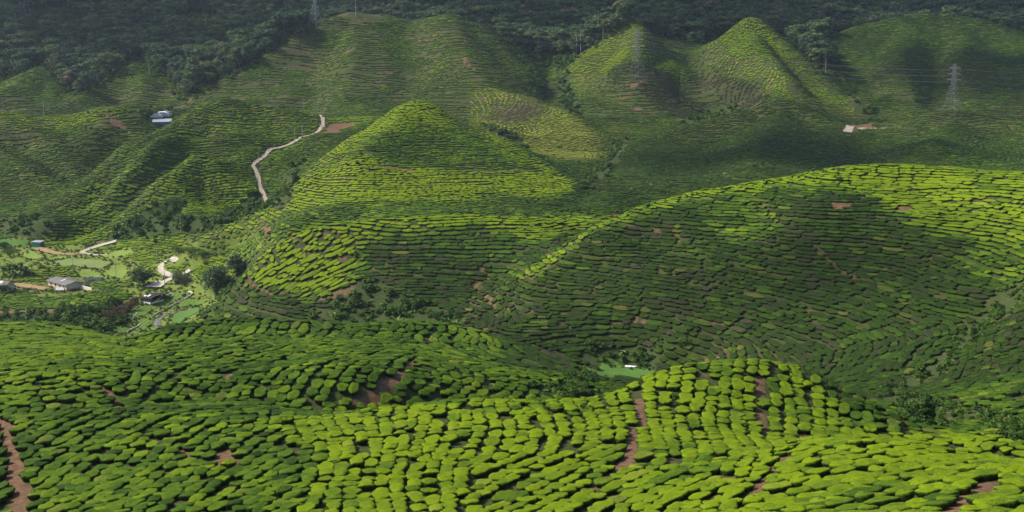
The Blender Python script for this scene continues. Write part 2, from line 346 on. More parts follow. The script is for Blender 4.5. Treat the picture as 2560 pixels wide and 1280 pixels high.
def segdist(pts, x, y):
    d = np.full(np.shape(x), 1e9)
    for (x1, y1), (x2, y2) in zip(pts[:-1], pts[1:]):
        dx, dy = x2 - x1, y2 - y1; l2 = dx * dx + dy * dy + 1e-9
        t = np.clip(((x - x1) * dx + (y - y1) * dy) / l2, 0, 1)
        d = np.minimum(d, np.hypot(x - x1 - t * dx, y - y1 - t * dy))
    return d
def blur(a, n):
    for _ in range(n):
        a = (np.concatenate([a[:1], a[:-1]]) + 2 * a + np.concatenate([a[1:], a[-1:]])) / 4
        a = (np.concatenate([a[:, :1], a[:, :-1]], 1) + 2 * a + np.concatenate([a[:, 1:], a[:, -1:]], 1)) / 4
    return a

# ------------------------------------------------------------------ land use
TEA = (Dl > 14) & (Dl < 760) & (np.abs(UU) < 0.62)
TINT = np.full(DD.shape, 0.34)      # 0 mature dark leaf, 1 fresh flush, below 0 pruned twiggy bushes; also holds painted sun and shade
DRY = np.zeros(DD.shape)            # yellowing
GRASS = np.zeros(DD.shape)          # short grass on the ground
SCRUB = np.zeros(DD.shape)          # tangled undergrowth
FOREST = np.zeros(DD.shape, bool)
# --- colour of the leaf, by plucking round, with some sun and shade painted in
def paint(v, pts, d0, d1):
    TINT[zone(pts, d0, d1)] = v
paint(.42, [(-900,900),(3500,900),(3500,2500),(-900,2500)], 10, 130)
paint(.60, [(-300,1010),(560,1052),(760,1290),(900,2500),(-900,2500)], 10, 95)
paint(.92, [(540,1062),(850,1045),(1000,1020),(1200,1008),(1450,1005),(1560,975),(1640,930),(1750,905),(1850,895),(1960,905),(2080,950),(2200,1030),(2340,1100),(2700,1140),(3600,1300),(3600,2500),(900,2500),(720,1280),(800,1140),(690,1080)], 10, 112)
paint(.80, [(2330,1085),(2450,1080),(2700,1120),(2700,1180),(2400,1130)], 66, 110)
paint(.36, [(1980,925),(2080,955),(2330,1090),(2330,1110),(2180,1090),(2100,1010)], 84, 125)
paint(.62, [(-100,800),(320,830),(350,860),(200,900),(-100,960)], 100, 260)
paint(.64, [(-100,930),(300,850),(500,830),(450,880),(250,960),(-100,1020)], 85, 165)
paint(.48, [(400,880),(560,820),(1000,830),(1040,880),(1000,1000),(600,1010),(420,960)], 90, 170)
paint(.58, [(1040,870),(1000,810),(1120,805),(1300,855),(1480,930),(1560,965),(1400,1000),(1000,1000)], 90, 175)
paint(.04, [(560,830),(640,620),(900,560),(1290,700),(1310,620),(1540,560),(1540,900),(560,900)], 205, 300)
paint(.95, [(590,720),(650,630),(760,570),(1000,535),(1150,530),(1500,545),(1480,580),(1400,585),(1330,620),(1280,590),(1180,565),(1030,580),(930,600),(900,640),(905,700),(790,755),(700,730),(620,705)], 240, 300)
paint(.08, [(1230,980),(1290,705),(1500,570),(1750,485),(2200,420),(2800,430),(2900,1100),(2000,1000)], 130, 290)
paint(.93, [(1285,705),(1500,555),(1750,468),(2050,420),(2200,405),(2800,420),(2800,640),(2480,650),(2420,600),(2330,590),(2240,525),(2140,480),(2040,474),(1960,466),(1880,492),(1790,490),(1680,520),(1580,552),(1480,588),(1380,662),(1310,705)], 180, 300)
paint(.5, [(1760,520),(1900,500),(1960,560),(1860,620),(1760,580)], 200, 300)
paint(.55, [(2370,620),(2800,620),(2800,720),(2500,720),(2400,680)], 160, 260)
paint(1.1, [(440,625),(720,505),(745,460),(830,405),(940,392),(950,418),(1140,432),(1300,420),(1380,425),(1450,460),(1400,490),(1200,485),(1225,545),(700,600),(560,680),(470,660)], 285, 365)  # sunlit glow on the lower band of hill C, painted into the leaf
paint(.48, [(560,600),(720,530),(900,505),(1220,500),(1225,545),(700,600)], 285, 335)  # darker band painted as shade in the fold behind the crest of hill A
paint(.50, [(700,480),(800,395),(870,340),(1000,300),(1160,310),(1260,345),(1450,462),(1380,425),(1140,432),(950,418),(940,392),(830,405),(745,460)], 320, 405)
paint(1.1, [(780,420),(870,340),(940,305),(1000,255),(1040,240),(1100,258),(1160,310),(1060,312),(960,330),(900,360),(850,390)], 340, 410)  # crest and left flank of hill C painted brighter, as sunlit
paint(.85, [(1150,310),(1250,338),(1340,395),(1440,455),(1400,450),(1300,395),(1240,360)], 330, 400)
paint(.5, [(180,480),(300,380),(540,245),(820,285),(640,480),(400,560),(150,640)], 350, 475)
paint(.72, [(430,440),(490,388),(560,425),(650,470),(690,520),(560,540),(420,520),(330,520)], 350, 420)
paint(.85, [(100,600),(200,560),(280,590),(220,625),(140,620)], 340, 395)
paint(.34, [(-150,290),(400,300),(430,350),(230,450),(-100,600),(-200,600)], 380, 490)
paint(.82, [(-150,285),(180,282),(280,255),(345,272),(280,300),(180,330),(60,320),(0,310),(-150,310)], 430, 490)
paint(.85, [(800,285),(900,270),(980,275),(940,310),(820,320)], 430, 480)
paint(.42, [(440,270),(870,25),(1130,30),(1340,190),(1240,300),(900,300)], 530, 720)
paint(.45, [(880,200),(1020,190),(1010,265),(860,265)], 530, 640)
paint(.85, [(1180,230),(1240,215),(1300,235),(1440,285),(1510,340),(1480,400),(1320,380),(1180,320)], 440, 610)
paint(-.35, [(1240,262),(1330,250),(1370,280),(1300,310),(1210,300)], 480, 600)
paint(.42, [(1390,240),(1590,40),(1850,265),(1800,330),(1480,330)], 500, 700)
paint(.88, [(1400,160),(1500,105),(1590,42),(1630,90),(1610,140),(1540,170),(1440,230),(1420,200)], 560, 690)
paint(.80, [(1610,110),(1660,150),(1720,180),(1760,215),(1700,215),(1630,165)], 560, 680)
paint(-.15, [(1540,160),(1640,165),(1700,220),(1800,290),(1700,300),(1580,240),(1520,200)], 520, 650)
paint(.80, [(1730,140),(1800,85),(1880,30),(1950,88),(2010,170),(2090,230),(2180,290),(2080,290),(1960,245),(1880,250),(1800,180)], 540, 710)
paint(-.45, [(1725,190),(1800,195),(1900,215),(1930,250),(1850,275),(1750,245)], 540, 680)
paint(.2, [(1960,90),(2010,120),(2190,290),(2150,280),(2050,200)], 540, 700)
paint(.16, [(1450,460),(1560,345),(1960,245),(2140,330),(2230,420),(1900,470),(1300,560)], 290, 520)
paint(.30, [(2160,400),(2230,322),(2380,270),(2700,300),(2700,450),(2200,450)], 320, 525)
paint(.30, [(2050,100),(2260,30),(2700,80),(2700,300),(2200,310)], 530, 740)
paint(.42, [(-100,270),(100,160),(180,240),(330,155),(430,250),(300,280)], 560, 680)
DRY[zone([(1160,300),(1290,330),(1440,290),(1520,350),(1480,420),(1250,360)], 440, 560)] = .8
DRY[zone([(1180,230),(1300,230),(1440,285),(1380,330),(1200,320)], 480, 600)] = .5
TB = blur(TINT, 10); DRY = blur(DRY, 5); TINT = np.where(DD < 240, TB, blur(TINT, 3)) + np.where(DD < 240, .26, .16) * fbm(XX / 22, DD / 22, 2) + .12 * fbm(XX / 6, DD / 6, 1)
TINT[(DD < 1300) & (DD > 850)] += (.22 * fbm(XX / 70 + 9, DD / 70, 3))[(DD < 1300) & (DD > 850)]
# --- forest
fo = zone([(-400,-600),(3000,-600),(3000,30),(2620,60),(2500,50),(2400,30),(2260,28),(2150,52),(2070,92),(2085,165),(2060,185),(2000,120),(1950,82),(1880,30),(1800,80),(1740,112),(1690,100),(1640,92),(1590,40),(1500,102),(1450,135),(1345,140),(1270,105),(1200,52),(1130,28),(1050,42),(960,36),(870,20),(800,50),(700,110),(620,168),(500,222),(465,246),(430,200),(345,140),(290,172),(215,240),(170,225),(150,190),(100,155),(40,190),(-50,215),(-400,220)], 590, 5000) & (Dl > 600)
FOREST |= fo | (Dl > 745)
def scrub(v, pts, d0, d1, warp=True):
    m = zone(pts, d0, d1, warp); SCRUB[m] = v; TEA[m] = False
TEA[FOREST] = False
scrub(.5, [(60,25),(160,15),(220,60),(200,95),(70,85),(45,50)], 600, 1200); FOREST[zone([(60,25),(160,15),(220,60),(200,95),(70,85),(45,50)], 600, 1200)] = False
m = zone([(420,45),(480,30),(550,40),(585,150),(540,150),(500,80),(430,75)], 600, 1200); FOREST[m] = False; SCRUB[m] = .5; TEA[m] = False
scrub(1, [(1265,105),(1340,140),(1450,135),(1430,160),(1400,185),(1370,160),(1340,195),(1320,175)], 600, 760)
scrub(.9, [(1325,190),(1360,200),(1350,245),(1310,240)], 540, 680); scrub(.9, [(1395,200),(1425,165),(1430,230),(1460,290),(1420,290)], 540, 680)
scrub(1, [(270,590),(330,545),(420,500),(470,500),(450,540),(530,545),(660,470),(690,515),(640,540),(560,565),(450,578),(330,595),(280,602)], 335, 410)
scrub(.6, [(760,805),(800,775),(860,740),(900,700),(960,705),(1000,735),(1100,775),(1160,800),(1170,830),(1050,815),(960,810)], 205, 262)
scrub(.7, [(1450,908),(1440,885),(1520,865),(1620,870),(1650,890),(1640,915),(1560,912)], 196, 222)
scrub(.45, [(2440,800),(2480,740),(2560,690),(2600,720),(2500,800),(2420,880),(2350,940),(2250,985),(2210,985),(2330,900)], 120, 215)
scrub(.38, [(2180,985),(2300,990),(2420,1010),(2600,1060),(2600,1140),(2500,1100),(2420,1060),(2330,1070),(2260,1060)], 80, 150)
scrub(.8, [(1340,985),(1420,945),(1500,950),(1480,985),(1400,1010)], 100, 170)
scrub(1, [(-50,795),(100,775),(230,765),(330,742),(345,770),(330,800),(270,830),(200,838),(100,822),(-50,825)], 205, 312)
scrub(.8, [(560,760),(520,740),(500,690),(560,640),(640,590),(690,590),(640,660),(590,705)], 270, 325)
scrub(.5, [(680,540),(690,500),(720,470),(700,440),(760,400),(740,470),(720,520)], 330, 430)
scrub(.6, [(360,345),(440,285),(430,270),(340,268),(345,280),(390,330)], 475, 620)
scrub(.6, [(1180,300),(1300,345),(1330,395),(1260,350)], 410, 520); scrub(.5, [(1440,470),(1500,420),(1540,350),(1570,350),(1530,430),(1460,480)], 340, 520)
scrub(.5, [(1780,270),(1860,268),(1840,300),(1700,310)], 520, 600); scrub(.5, [(2090,170),(2140,230),(2190,290),(2220,310),(2180,310),(2110,220)], 540, 660)
scrub(.6, [(0,545),(110,540),(130,580),(60,598),(0,585)], 370, 405)
TEA[zone([(840,40),(870,22),(960,40),(940,56),(880,58)], 620, 720)] = False
# --- village floor
vil = zone([(-200,594),(60,596),(120,612),(280,604),(480,600),(560,640),(510,700),(560,745),(470,810),(400,845),(280,850),(330,780),(300,750),(0,775),(-200,775)], 262, 382)
GRASS[vil] = 1; TEA[vil] = False; SCRUB[vil] = 0
GRASS[zone([(-200,700),(330,700),(300,735),(-200,735)], 290, 345)] = .45
def patch(v, t, pts, d0=262, d1=385):
    m = zone(pts, d0, d1); TEA[m] = True; TINT[m] = v + .15 * nx1[m]; GRASS[m] = .6; SCRUB[m] = 0
patch(.55, 0, [(-100,733),(130,742),(215,732),(318,722),(325,738),(310,752),(230,768),(100,772),(-100,775)])
patch(.8, 0, [(75,676),(125,664),(180,668),(190,690),(120,690),(85,690)])
patch(.6, 0, [(30,694),(118,695),(115,712),(30,708)]); patch(.55, 0, [(235,704),(330,700),(335,718),(235,722)])
patch(.75, 0, [(418,672),(450,660),(474,662),(470,684),(440,695),(420,690)])
patch(.75, 0, [(490,660),(620,640),(600,690),(520,700),(480,690)]); patch(.7, 0, [(225,612),(300,604),(330,612),(300,622),(240,624)])
patch(.7, 0, [(300,602),(480,590),(470,625),(400,640),(340,622)]); patch(.8, 0, [(285,645),(330,632),(400,640),(392,680),(350,655)])
patch(.55, 0, [(480,612),(600,570),(700,600),(620,655),(500,645)])
# --- bare earth
SOILX = np.zeros(DD.shape)
def soil(pts, d0, d1):
    m = zone(pts, d0, d1); TEA[m] = False; SOILX[m] = 1; SCRUB[m] = 0; GRASS[m] = 0
for a in ([(2075,508),(2125,495),(2135,515),(2105,528),(2080,522)], 200, 280), ([(1960,690),(1990,700),(1970,712)], 190, 240), ([(2250,512),(2285,520),(2280,530),(2255,525)], 200, 260), \
    ([(2385,496),(2408,502),(2400,510),(2382,506)], 190, 260), ([(2295,645),(2325,640),(2320,655)], 180, 230), ([(810,330),(830,305),(870,310),(900,300),(860,325),(835,332)], 420, 480), \
    ([(262,285),(280,290),(330,328),(318,332),(280,308)], 440, 500), ([(650,560),(672,565),(678,590),(660,588)], 270, 340), ([(1525,535),(1545,535),(1540,552),(1522,550)], 250, 330), \
    ([(800,745),(850,728),(890,705),(905,708),(880,730),(820,755),(760,752)], 235, 275), ([(1155,140),(1163,137),(1170,160),(1195,172),(1180,176),(1158,160)], 560, 680), \
    ([(1580,205),(1605,200),(1600,215),(1580,220)], 540, 640), ([(1580,268),(1605,266),(1600,275),(1580,276)], 510, 620), ([(2125,312),(2180,310),(2195,320),(2115,328)], 470, 560), \
    ([(545,1135),(590,1130),(605,1150),(570,1170),(540,1160)], 55, 90), ([(1560,805),(1610,800),(1600,815),(1560,815)], 190, 240), \
    ([(372,280),(412,280),(440,292),(420,305),(400,316),(374,308)], 530, 610), ([(-50,775),(150,772),(150,781),(-50,786)], 270, 315):
    soil(*a)
# footpaths trodden between the bushes (traced on the ground)
PATHS = [([(-5,1040),(25,1110),(35,1180),(60,1290)], 2.0), ([(1905,945),(1896,1000),(1893,1050),(1910,1080)], 1.3), ([(1603,1000),(1600,1070),(1565,1150),(1540,1180),(1480,1225)], 1.5),
         ([(1042,872),(1030,920),(990,955),(930,1000),(890,1010)], 1.6), ([(2480,1215),(2420,1245),(2360,1285)], 2.2), ([(590,845),(620,880),(600,930),(560,960)], 1.2),
         ([(205,850),(215,870),(180,885)], 1.3), ([(1215,700),(1190,715),(1225,745),(1245,775)], 1.6), ([(1290,720),(1330,700),(1380,655)], 1.4), ([(1000,945),(930,985)], 1.6),
         ([(2010,1090),(1990,1130),(1960,1160),(1900,1220),(1880,1250)], 1.4), ([(250,965),(290,1000),(310,1040)], 1.2), ([(640,650),(760,640),(870,650),(905,650)], 1.0), ([(620,705),(680,735),(780,748)], 1.4),
         ([(1990,155),(2000,200),(1985,235)], 2.2), ([(330,165),(320,200),(300,220)], 2.0), ([(1240,640),(1210,660),(1200,690)], 1.2), ([(1500,640),(1580,660),(1700,690)], 1.0), ([(1260,770),(1340,790),(1440,790)], 1.4),
         ([(1330,800),(1440,826),(1560,812)], 1.3), ([(2000,600),(2060,640),(2150,705)], 1.2), ([(420,1080),(470,1140),(560,1180)], 1.0), ([(1040,310),(940,318),(860,352)], 1.1), ([(950,416),(1140,432),(1300,426)], 1.0), ([(620,180),(700,170),(850,138),(1000,140),(1100,136)], 2.2), ([(520,255),(650,205),(800,200),(950,190),(1080,175)], 2.2), ([(700,90),(850,88),(1000,88)], 2.2),
         ([(1750,108),(1850,105),(1960,100)], 2.2), ([(1740,155),(1850,160),(2000,155)], 2.2), ([(1760,185),(1900,188),(2060,185)], 2.2), ([(1810,225),(2000,232),(2100,228)], 2.0)]
PATHW = []
for pts, wd in PATHS:
    wp = [hit(*p) for p in pts]; PATHW.append(([(p.x, p.y) for p in wp], wd * (1.0 if wp[0].y < 260 else (.8 if wp[0].y < 800 else .55))))
for wp, wd in PATHW:
    xs = [p[0] for p in wp]; ys = [p[1] for p in wp]
    m = (XX > min(xs) - 8) & (XX < max(xs) + 8) & (DD > min(ys) - 8) & (DD < max(ys) + 8)
    d = segdist(wp, XX[m] + nx1[m] * .8, DD[m] + nx2[m] * .8)
    k = TEA[m]; k &= d > wd * .5; TEA[m] = k
    s_ = SOILX[m]; s_ = np.maximum(s_, np.clip(1.4 - d / (wd * .6), 0, 1) * (1 if wp[0][1] < 700 else .45)); SOILX[m] = s_
# ------------------------------------------------------------------ materials
def mat(name):
    m = bpy.data.materials.new(name); m.use_nodes = True
    return m, m.node_tree, m.node_tree.nodes['Principled BSDF']
def N(nt, t, **k):
    n = nt.nodes.new(t)
    for a, b in k.items():
        if a.startswith('i_'): n.inputs[int(a[2:])].default_value = b
        else: setattr(n, a, b)
    return n
def mixc(nt, fac, a, b, mode='MIX'):
    n = nt.nodes.new('ShaderNodeMix'); n.data_type = 'RGBA'; n.blend_type = mode; n.clamp_factor = True
    for sock, v in ((n.inputs[0], fac), (n.inputs[6], a), (n.inputs[7], b)):
        if isinstance(v, bpy.types.NodeSocket): nt.links.new(v, sock)
        elif isinstance(v, (int, float)): sock.default_value = v
        else: sock.default_value = (*v, 1)
    return n.outputs[2]
def math_(nt, op, a, b=None, clamp=False):
    n = nt.nodes.new('ShaderNodeMath'); n.operation = op; n.use_clamp = clamp
    for sock, v in zip(n.inputs, (a, b)):
        if v is None: continue
        if isinstance(v, bpy.types.NodeSocket): nt.links.new(v, sock)
        else: sock.default_value = v
    return n.outputs[0]
def noise(nt, scale, detail=3, rough=.55, vec=None):
    n = N(nt, 'ShaderNodeTexNoise'); n.inputs['Scale'].default_value = scale; n.inputs['Detail'].default_value = detail; n.inputs['Roughness'].default_value = rough
    if vec is not None: nt.links.new(vec, n.inputs['Vector'])
    return n.outputs[0]
def maprange(nt, v, a, b, c=0., d=1.):
    n = N(nt, 'ShaderNodeMapRange'); nt.links.new(v, n.inputs[0]); n.inputs[1].default_value = a; n.inputs[2].default_value = b; n.inputs[3].default_value = c; n.inputs[4].default_value = d
    return n.outputs[0]
def objpos(nt): return N(nt, 'ShaderNodeTexCoord').outputs['Object']
def worldpos(nt): return N(nt, 'ShaderNodeNewGeometry').outputs['Position']
def attr(nt, name, typ='GEOMETRY', out='Fac'):
    n = N(nt, 'ShaderNodeAttribute', attribute_name=name, attribute_type=typ); return n.outputs[out]
def bump(nt, bs, h, strength=.4, dist=.05):
    b = N(nt, 'ShaderNodeBump'); b.inputs['Strength'].default_value = strength; b.inputs['Distance'].default_value = dist
    nt.links.new(h, b.inputs['Height']); nt.links.new(b.outputs[0], bs.inputs['Normal'])
def simple(name, c, rough=.7, var=.25, scale=2.0, spec=.3, metal=0., c2=None, bmp=0., coord='obj'):
    m, nt, bs = mat(name); v = objpos(nt) if coord == 'obj' else worldpos(nt)
    n = noise(nt, scale, 4, .6, v)
    c2 = c2 or tuple(x * (1 - var * 1.6) for x in c)
    nt.links.new(mixc(nt, maprange(nt, n, .3, .72), c2, c), bs.inputs['Base Color'])
    bs.inputs['Roughness'].default_value = rough; bs.inputs['Specular IOR Level'].default_value = spec; bs.inputs['Metallic'].default_value = metal
    if bmp: bump(nt, bs, n, bmp, .1)
    return m

# ground
gm, nt, bs = mat('hill_ground')
wp = worldpos(nt)
n1 = noise(nt, .35, 6, .65, wp); n2 = noise(nt, 2.2, 5, .7, wp); n3 = noise(nt, .06, 3, .5, wp)
soilc = mixc(nt, maprange(nt, n1, .35, .68), (.060, .036, .022), (.150, .086, .050))
soilc = mixc(nt, maprange(nt, n2, .45, .75, 0, .55), soilc, (.05, .055, .018))
litter = mixc(nt, maprange(nt, n2, .35, .65), (.030, .028, .012), (.045, .068, .015))
c = mixc(nt, maprange(nt, math_(nt, 'ADD', n1, math_(nt, 'MULTIPLY', n3, .8)), .93, 1.2), litter, soilc)
n4 = noise(nt, .9, 6, .75, wp)
sf = maprange(nt, math_(nt, 'ADD', attr(nt, 'soil'), math_(nt, 'MULTIPLY', math_(nt, 'SUBTRACT', n4, .5), 1.5)), .35, .75)
c = mixc(nt, sf, c, mixc(nt, maprange(nt, n4, .35, .68), (.065, .038, .022), (.17, .098, .055)))
gr = mixc(nt, maprange(nt, n2, .3, .7), (.075, .12, .018), (.15, .185, .035)); gr = mixc(nt, maprange(nt, n1, .55, .72, 0, .6), gr, (.22, .19, .07))
c = mixc(nt, attr(nt, 'grass'), c, gr)
sb_ = mixc(nt, maprange(nt, n2, .3, .7), (.018, .034, .010), (.04, .062, .016))
c = mixc(nt, attr(nt, 'scrub'), c, sb_)
c = mixc(nt, attr(nt, 'wood'), c, (.012, .018, .008))
nt.links.new(c, bs.inputs['Base Color']); bs.inputs['Roughness'].default_value = .95; bs.inputs['Specular IOR Level'].default_value = .1
bump(nt, bs, n2, .6, .25)
idx = np.arange(NU * NV).reshape(NU, NV)
fq = np.stack([idx[:-1, :-1], idx[1:, :-1], idx[1:, 1:], idx[:-1, 1:]], -1).reshape(-1, 4)
gv = np.stack([XX, DD, ZZ], -1).reshape(-1, 3)
ga = {'soil': SOILX.ravel(), 'grass': blur(GRASS, 1).ravel(), 'scrub': np.clip(blur(SCRUB, 1) * 1.3, 0, 1).ravel(), 'wood': blur(FOREST.astype(float), 1).ravel()}
ground = obj('ground', mesh('ground', gv, fq, [gm], ga, smooth=True)); tag(ground, kind='structure')

# roads, yards and tracks: sheets that follow the ground
m_conc = simple('pale_concrete', (.40, .36, .30), .85, .18, .9, .2, coord='w', bmp=.2)
m_dirt = simple('dirt_track', (.34, .22, .12), .95, .3, .7, .1, coord='w', bmp=.3)
m_dust = simple('dusty_road', (.34, .285, .22), .95, .25, .5, .1, coord='w', bmp=.3)
ROADMASK = []
def smooth_line(pts, step):
    p = [Vector(a) for a in pts]; out = []
    for i in range(len(p) - 1):
        p0 = p[max(0, i - 1)]; p1 = p[i]; p2 = p[i + 1]; p3 = p[min(len(p) - 1, i + 2)]
        n = max(2, int((p2 - p1).length / step))
        for k in range(n):
            t = k / n
            out.append(.5 * ((2 * p1) + (p2 - p0) * t + (2 * p0 - 5 * p1 + 4 * p2 - p3) * t * t + (3 * p1 - p0 - 3 * p2 + p3) * t ** 3))
    out.append(p[-1]); return out
def ribbon(name, pix, width, material, lift=.14, step=1.2, kind='structure', world=None, ns=5):
    pw = world or [hit(*p)[:2] for p in pix]
    c = smooth_line([(p[0], p[1], 0) for p in pw], step); V = []; Fc = []
    for i, p in enumerate(c):
        t = (c[min(i + 1, len(c) - 1)] - c[max(i - 1, 0)]); t.z = 0
        t = t.normalized() if t.length > 1e-6 else Vector((1, 0, 0)); nrm = Vector((-t.y, t.x, 0))
        wl = width * (1 + .12 * math.sin(i * .37) + .06 * math.sin(i * 1.3))
        zc = float(zg(p.x, p.y))
        for k in range(ns):
            o = (k / (ns - 1) - .5) * wl; x, y = p.x + nrm.x * o, p.y + nrm.y * o
            V.append((x, y, max(float(zg(x, y)), zc - .4 * abs(o) * .2) + lift))
        if i:
            b = (i - 1) * ns; Fc += [(b + k, b + k + 1, b + ns + k + 1, b + ns + k) for k in range(ns - 1)]
    o = obj(name, mesh(name, V, Fc, [material], smooth=True)); tag(o, kind=kind)
    ROADMASK.append(([(p.x, p.y) for p in c], width))
    return o
ribbon('road', [(290,604),(255,613),(228,621),(205,631),(235,637),(272,637)], 2.8, m_conc)
ribbon('dirt_track', [(205,632),(175,635),(150,634),(120,628),(92,620)], 4.0, m_dirt, lift=.12)
ribbon('road', [(440,655),(420,651),(404,664),(404,678),(420,688),(436,690),(455,687),(475,675)], 3.0, m_conc, lift=.15)
ribbon('road', [(438,690),(425,698),(408,706),(394,714)], 3.0, m_conc, lift=.19)
ribbon('road', [(801,288),(807,300),(804,314),(797,327),(778,337),(755,343),(735,355),(705,368),(676,374),(664,388),(645,402),(633,414),(640,427),(646,446),(651,468),(662,494),(671,514)], 2.3, m_dust)
ribbon('road', [(2118,330),(2150,322),(2190,321),(2215,320)], 5.5, m_dust)
ribbon('dirt_track', [(0,713),(40,712),(115,722)], 5.0, m_dirt, lift=.12)
for wp_, wd in ROADMASK:
    xs = [p[0] for p in wp_]; ys = [p[1] for p in wp_]
    m = (XX > min(xs) - 9) & (XX < max(xs) + 9) & (DD > min(ys) - 9) & (DD < max(ys) + 9)
    d = segdist(wp_, XX[m], DD[m]); k = TEA[m]; k &= d > wd * .5 + 1.3; TEA[m] = k

# vegetable plots
def field_mat(name, c1, c2, ang, pitch):
    m, nt, bs = mat(name); wp = worldpos(nt)
    mp = N(nt, 'ShaderNodeMapping'); mp.inputs['Rotation'].default_value = (0, 0, ang); nt.links.new(wp, mp.inputs[0])
    wv = N(nt, 'ShaderNodeTexWave'); wv.inputs['Scale'].default_value = 1 / pitch * .32; wv.inputs['Distortion'].default_value = 2.0; wv.inputs['Detail'].default_value = 2; nt.links.new(mp.outputs[0], wv.inputs[0])
    n = noise(nt, 1.3, 4, .6, wp); n2 = noise(nt, .22, 5, .7, wp)
    c = mixc(nt, maprange(nt, n, .3, .7), c2, c1); c = mixc(nt, maprange(nt, wv.outputs[1], 0, .5, .45, 0), c, tuple(x * .55 for x in c2)); c = mixc(nt, maprange(nt, n2, .42, .68, 0, .8), c, (c1[0] * 1.15, c1[1] * .80, c1[2] * .9))
    nt.links.new(c, bs.inputs['Base Color']); bs.inputs['Roughness'].default_value = .9; bs.inputs['Specular IOR Level'].default_value = .15
    bump(nt, bs, math_(nt, 'ADD', wv.outputs[1], n), .7, .15)
    return m
fm1 = field_mat('bright_crop', (.15, .235, .035), (.095, .16, .025), .4, 1.4)
fm2 = field_mat('bluish_crop', (.15, .225, .06), (.10, .165, .04), 1.1, 1.5)
fm3 = field_mat('grassy_plot', (.085, .16, .02), (.05, .11, .016), .2, 2.2)
fm4 = field_mat('deep_green_crop', (.065, .15, .022), (.045, .11, .016), .9, 1.3)
m_bank = simple('plot_edge_soil', (.20, .15, .07), .95, .3, .8, .1, coord='w')
FIELDS = [([(128,653),(180,646),(240,649),(280,656),(258,670),(195,669),(138,663)], fm2), ([(264,676),(284,663),(302,660),(322,668),(320,690),(300,697),(258,692)], fm1),
          ([(190,679),(225,672),(250,684),(285,697),(240,697),(196,690)], fm1), ([(57,646),(62,632),(85,628),(112,641),(100,648)], fm1), ([(114,647),(165,638),(172,645),(122,653)], fm1),
          ([(-20,600),(72,600),(72,617),(-20,618)], fm4), ([(398,748),(418,731),(466,728),(454,745),(416,764),(390,760)], fm3), ([(328,793),(345,768),(392,763),(372,784),(350,797)], fm3),
          ([(444,757),(462,748),(520,742),(528,750),(500,763),(450,768)], fm3), ([(274,832),(300,815),(338,801),(336,818),(316,834)], fm3), ([(424,800),(440,782),(490,768),(510,772),(462,800),(432,815)], fm4), ([(350,800),(376,786),(388,793),(376,815),(350,830),(338,826)], fm3),
          ([(1445,920),(1500,916),(1560,917),(1610,922),(1642,934),(1600,948),(1540,948),(1480,940)], fm4), ([(230,643),(300,625),(335,632),(290,645)], fm1)]
FPOLY = []
for pix, mm in FIELDS:
    pw = [hit(*p) for p in pix]; poly = [(p.x, p.y) for p in pw]; FPOLY.append(poly)
    c = sum((Vector((p[0], p[1])) for p in poly), Vector((0, 0))) / len(poly); zc = sum(p.z for p in pw) / len(pw)
    ring = smooth_line([(a, b, 0) for a, b in poly + poly[:1]], 1.2)[:-1]
    nr = len(ring); nk = 12; V = [(c.x, c.y, float(zg(c.x, c.y)) + .22)]; Fc = []
    for k in range(1, nk + 1):
        for p in ring:
            t = k / nk; x = c.x + (p.x - c.x) * t; y = c.y + (p.y - c.y) * t; V.append((x, y, float(zg(x, y)) + (.22 if k < nk else .02)))
    for i in range(nr): Fc.append((0, 1 + i, 1 + (i + 1) % nr))
    for k in range(nk - 1):
        for i in range(nr):
            a = 1 + k * nr + i; b = 1 + k * nr + (i + 1) % nr; Fc.append((a, a + nr, b + nr, b))
    tag(obj('vegetable_field', mesh('vegetable_field', V, Fc, [mm], smooth=True)), kind='structure')
    xs = [p[0] for p in poly]; ys = [p[1] for p in poly]
    m = (XX > min(xs) - 5) & (XX < max(xs) + 5) & (DD > min(ys) - 5) & (DD < max(ys) + 5)
    k_ = TEA[m]; k_ &= ~inpoly([(c.x + (a - c.x) * 1.08, c.y + (b - c.y) * 1.08) for a, b in poly], XX[m], DD[m]); TEA[m] = k_
    s_ = SCRUB[m]; s_[inpoly([(c.x + (a - c.x) * 1.05, c.y + (b - c.y) * 1.05) for a, b in poly], XX[m], DD[m])] = 0; SCRUB[m] = s_
    # earth bund round the plot
    if len(FPOLY) < 12: ribbon('field_bund', None, .55, m_bank, lift=.10, world=[(p[0], p[1]) for p in poly + poly[:1]], ns=3)

# stream
wm, nt, bs = mat('stream_water'); wp = worldpos(nt); n = noise(nt, 1.5, 5, .7, wp)
nt.links.new(mixc(nt, maprange(nt, n, .4, .66), (.06, .06, .05), (.24, .23, .21)), bs.inputs['Base Color']); bs.inputs['Roughness'].default_value = .18; bump(nt, bs, n, .5, .1)
st = ribbon('stream', [(480,768),(450,776),(425,785),(400,795),(392,808),(402,820),(398,828)], 2.2, wm, lift=.16)
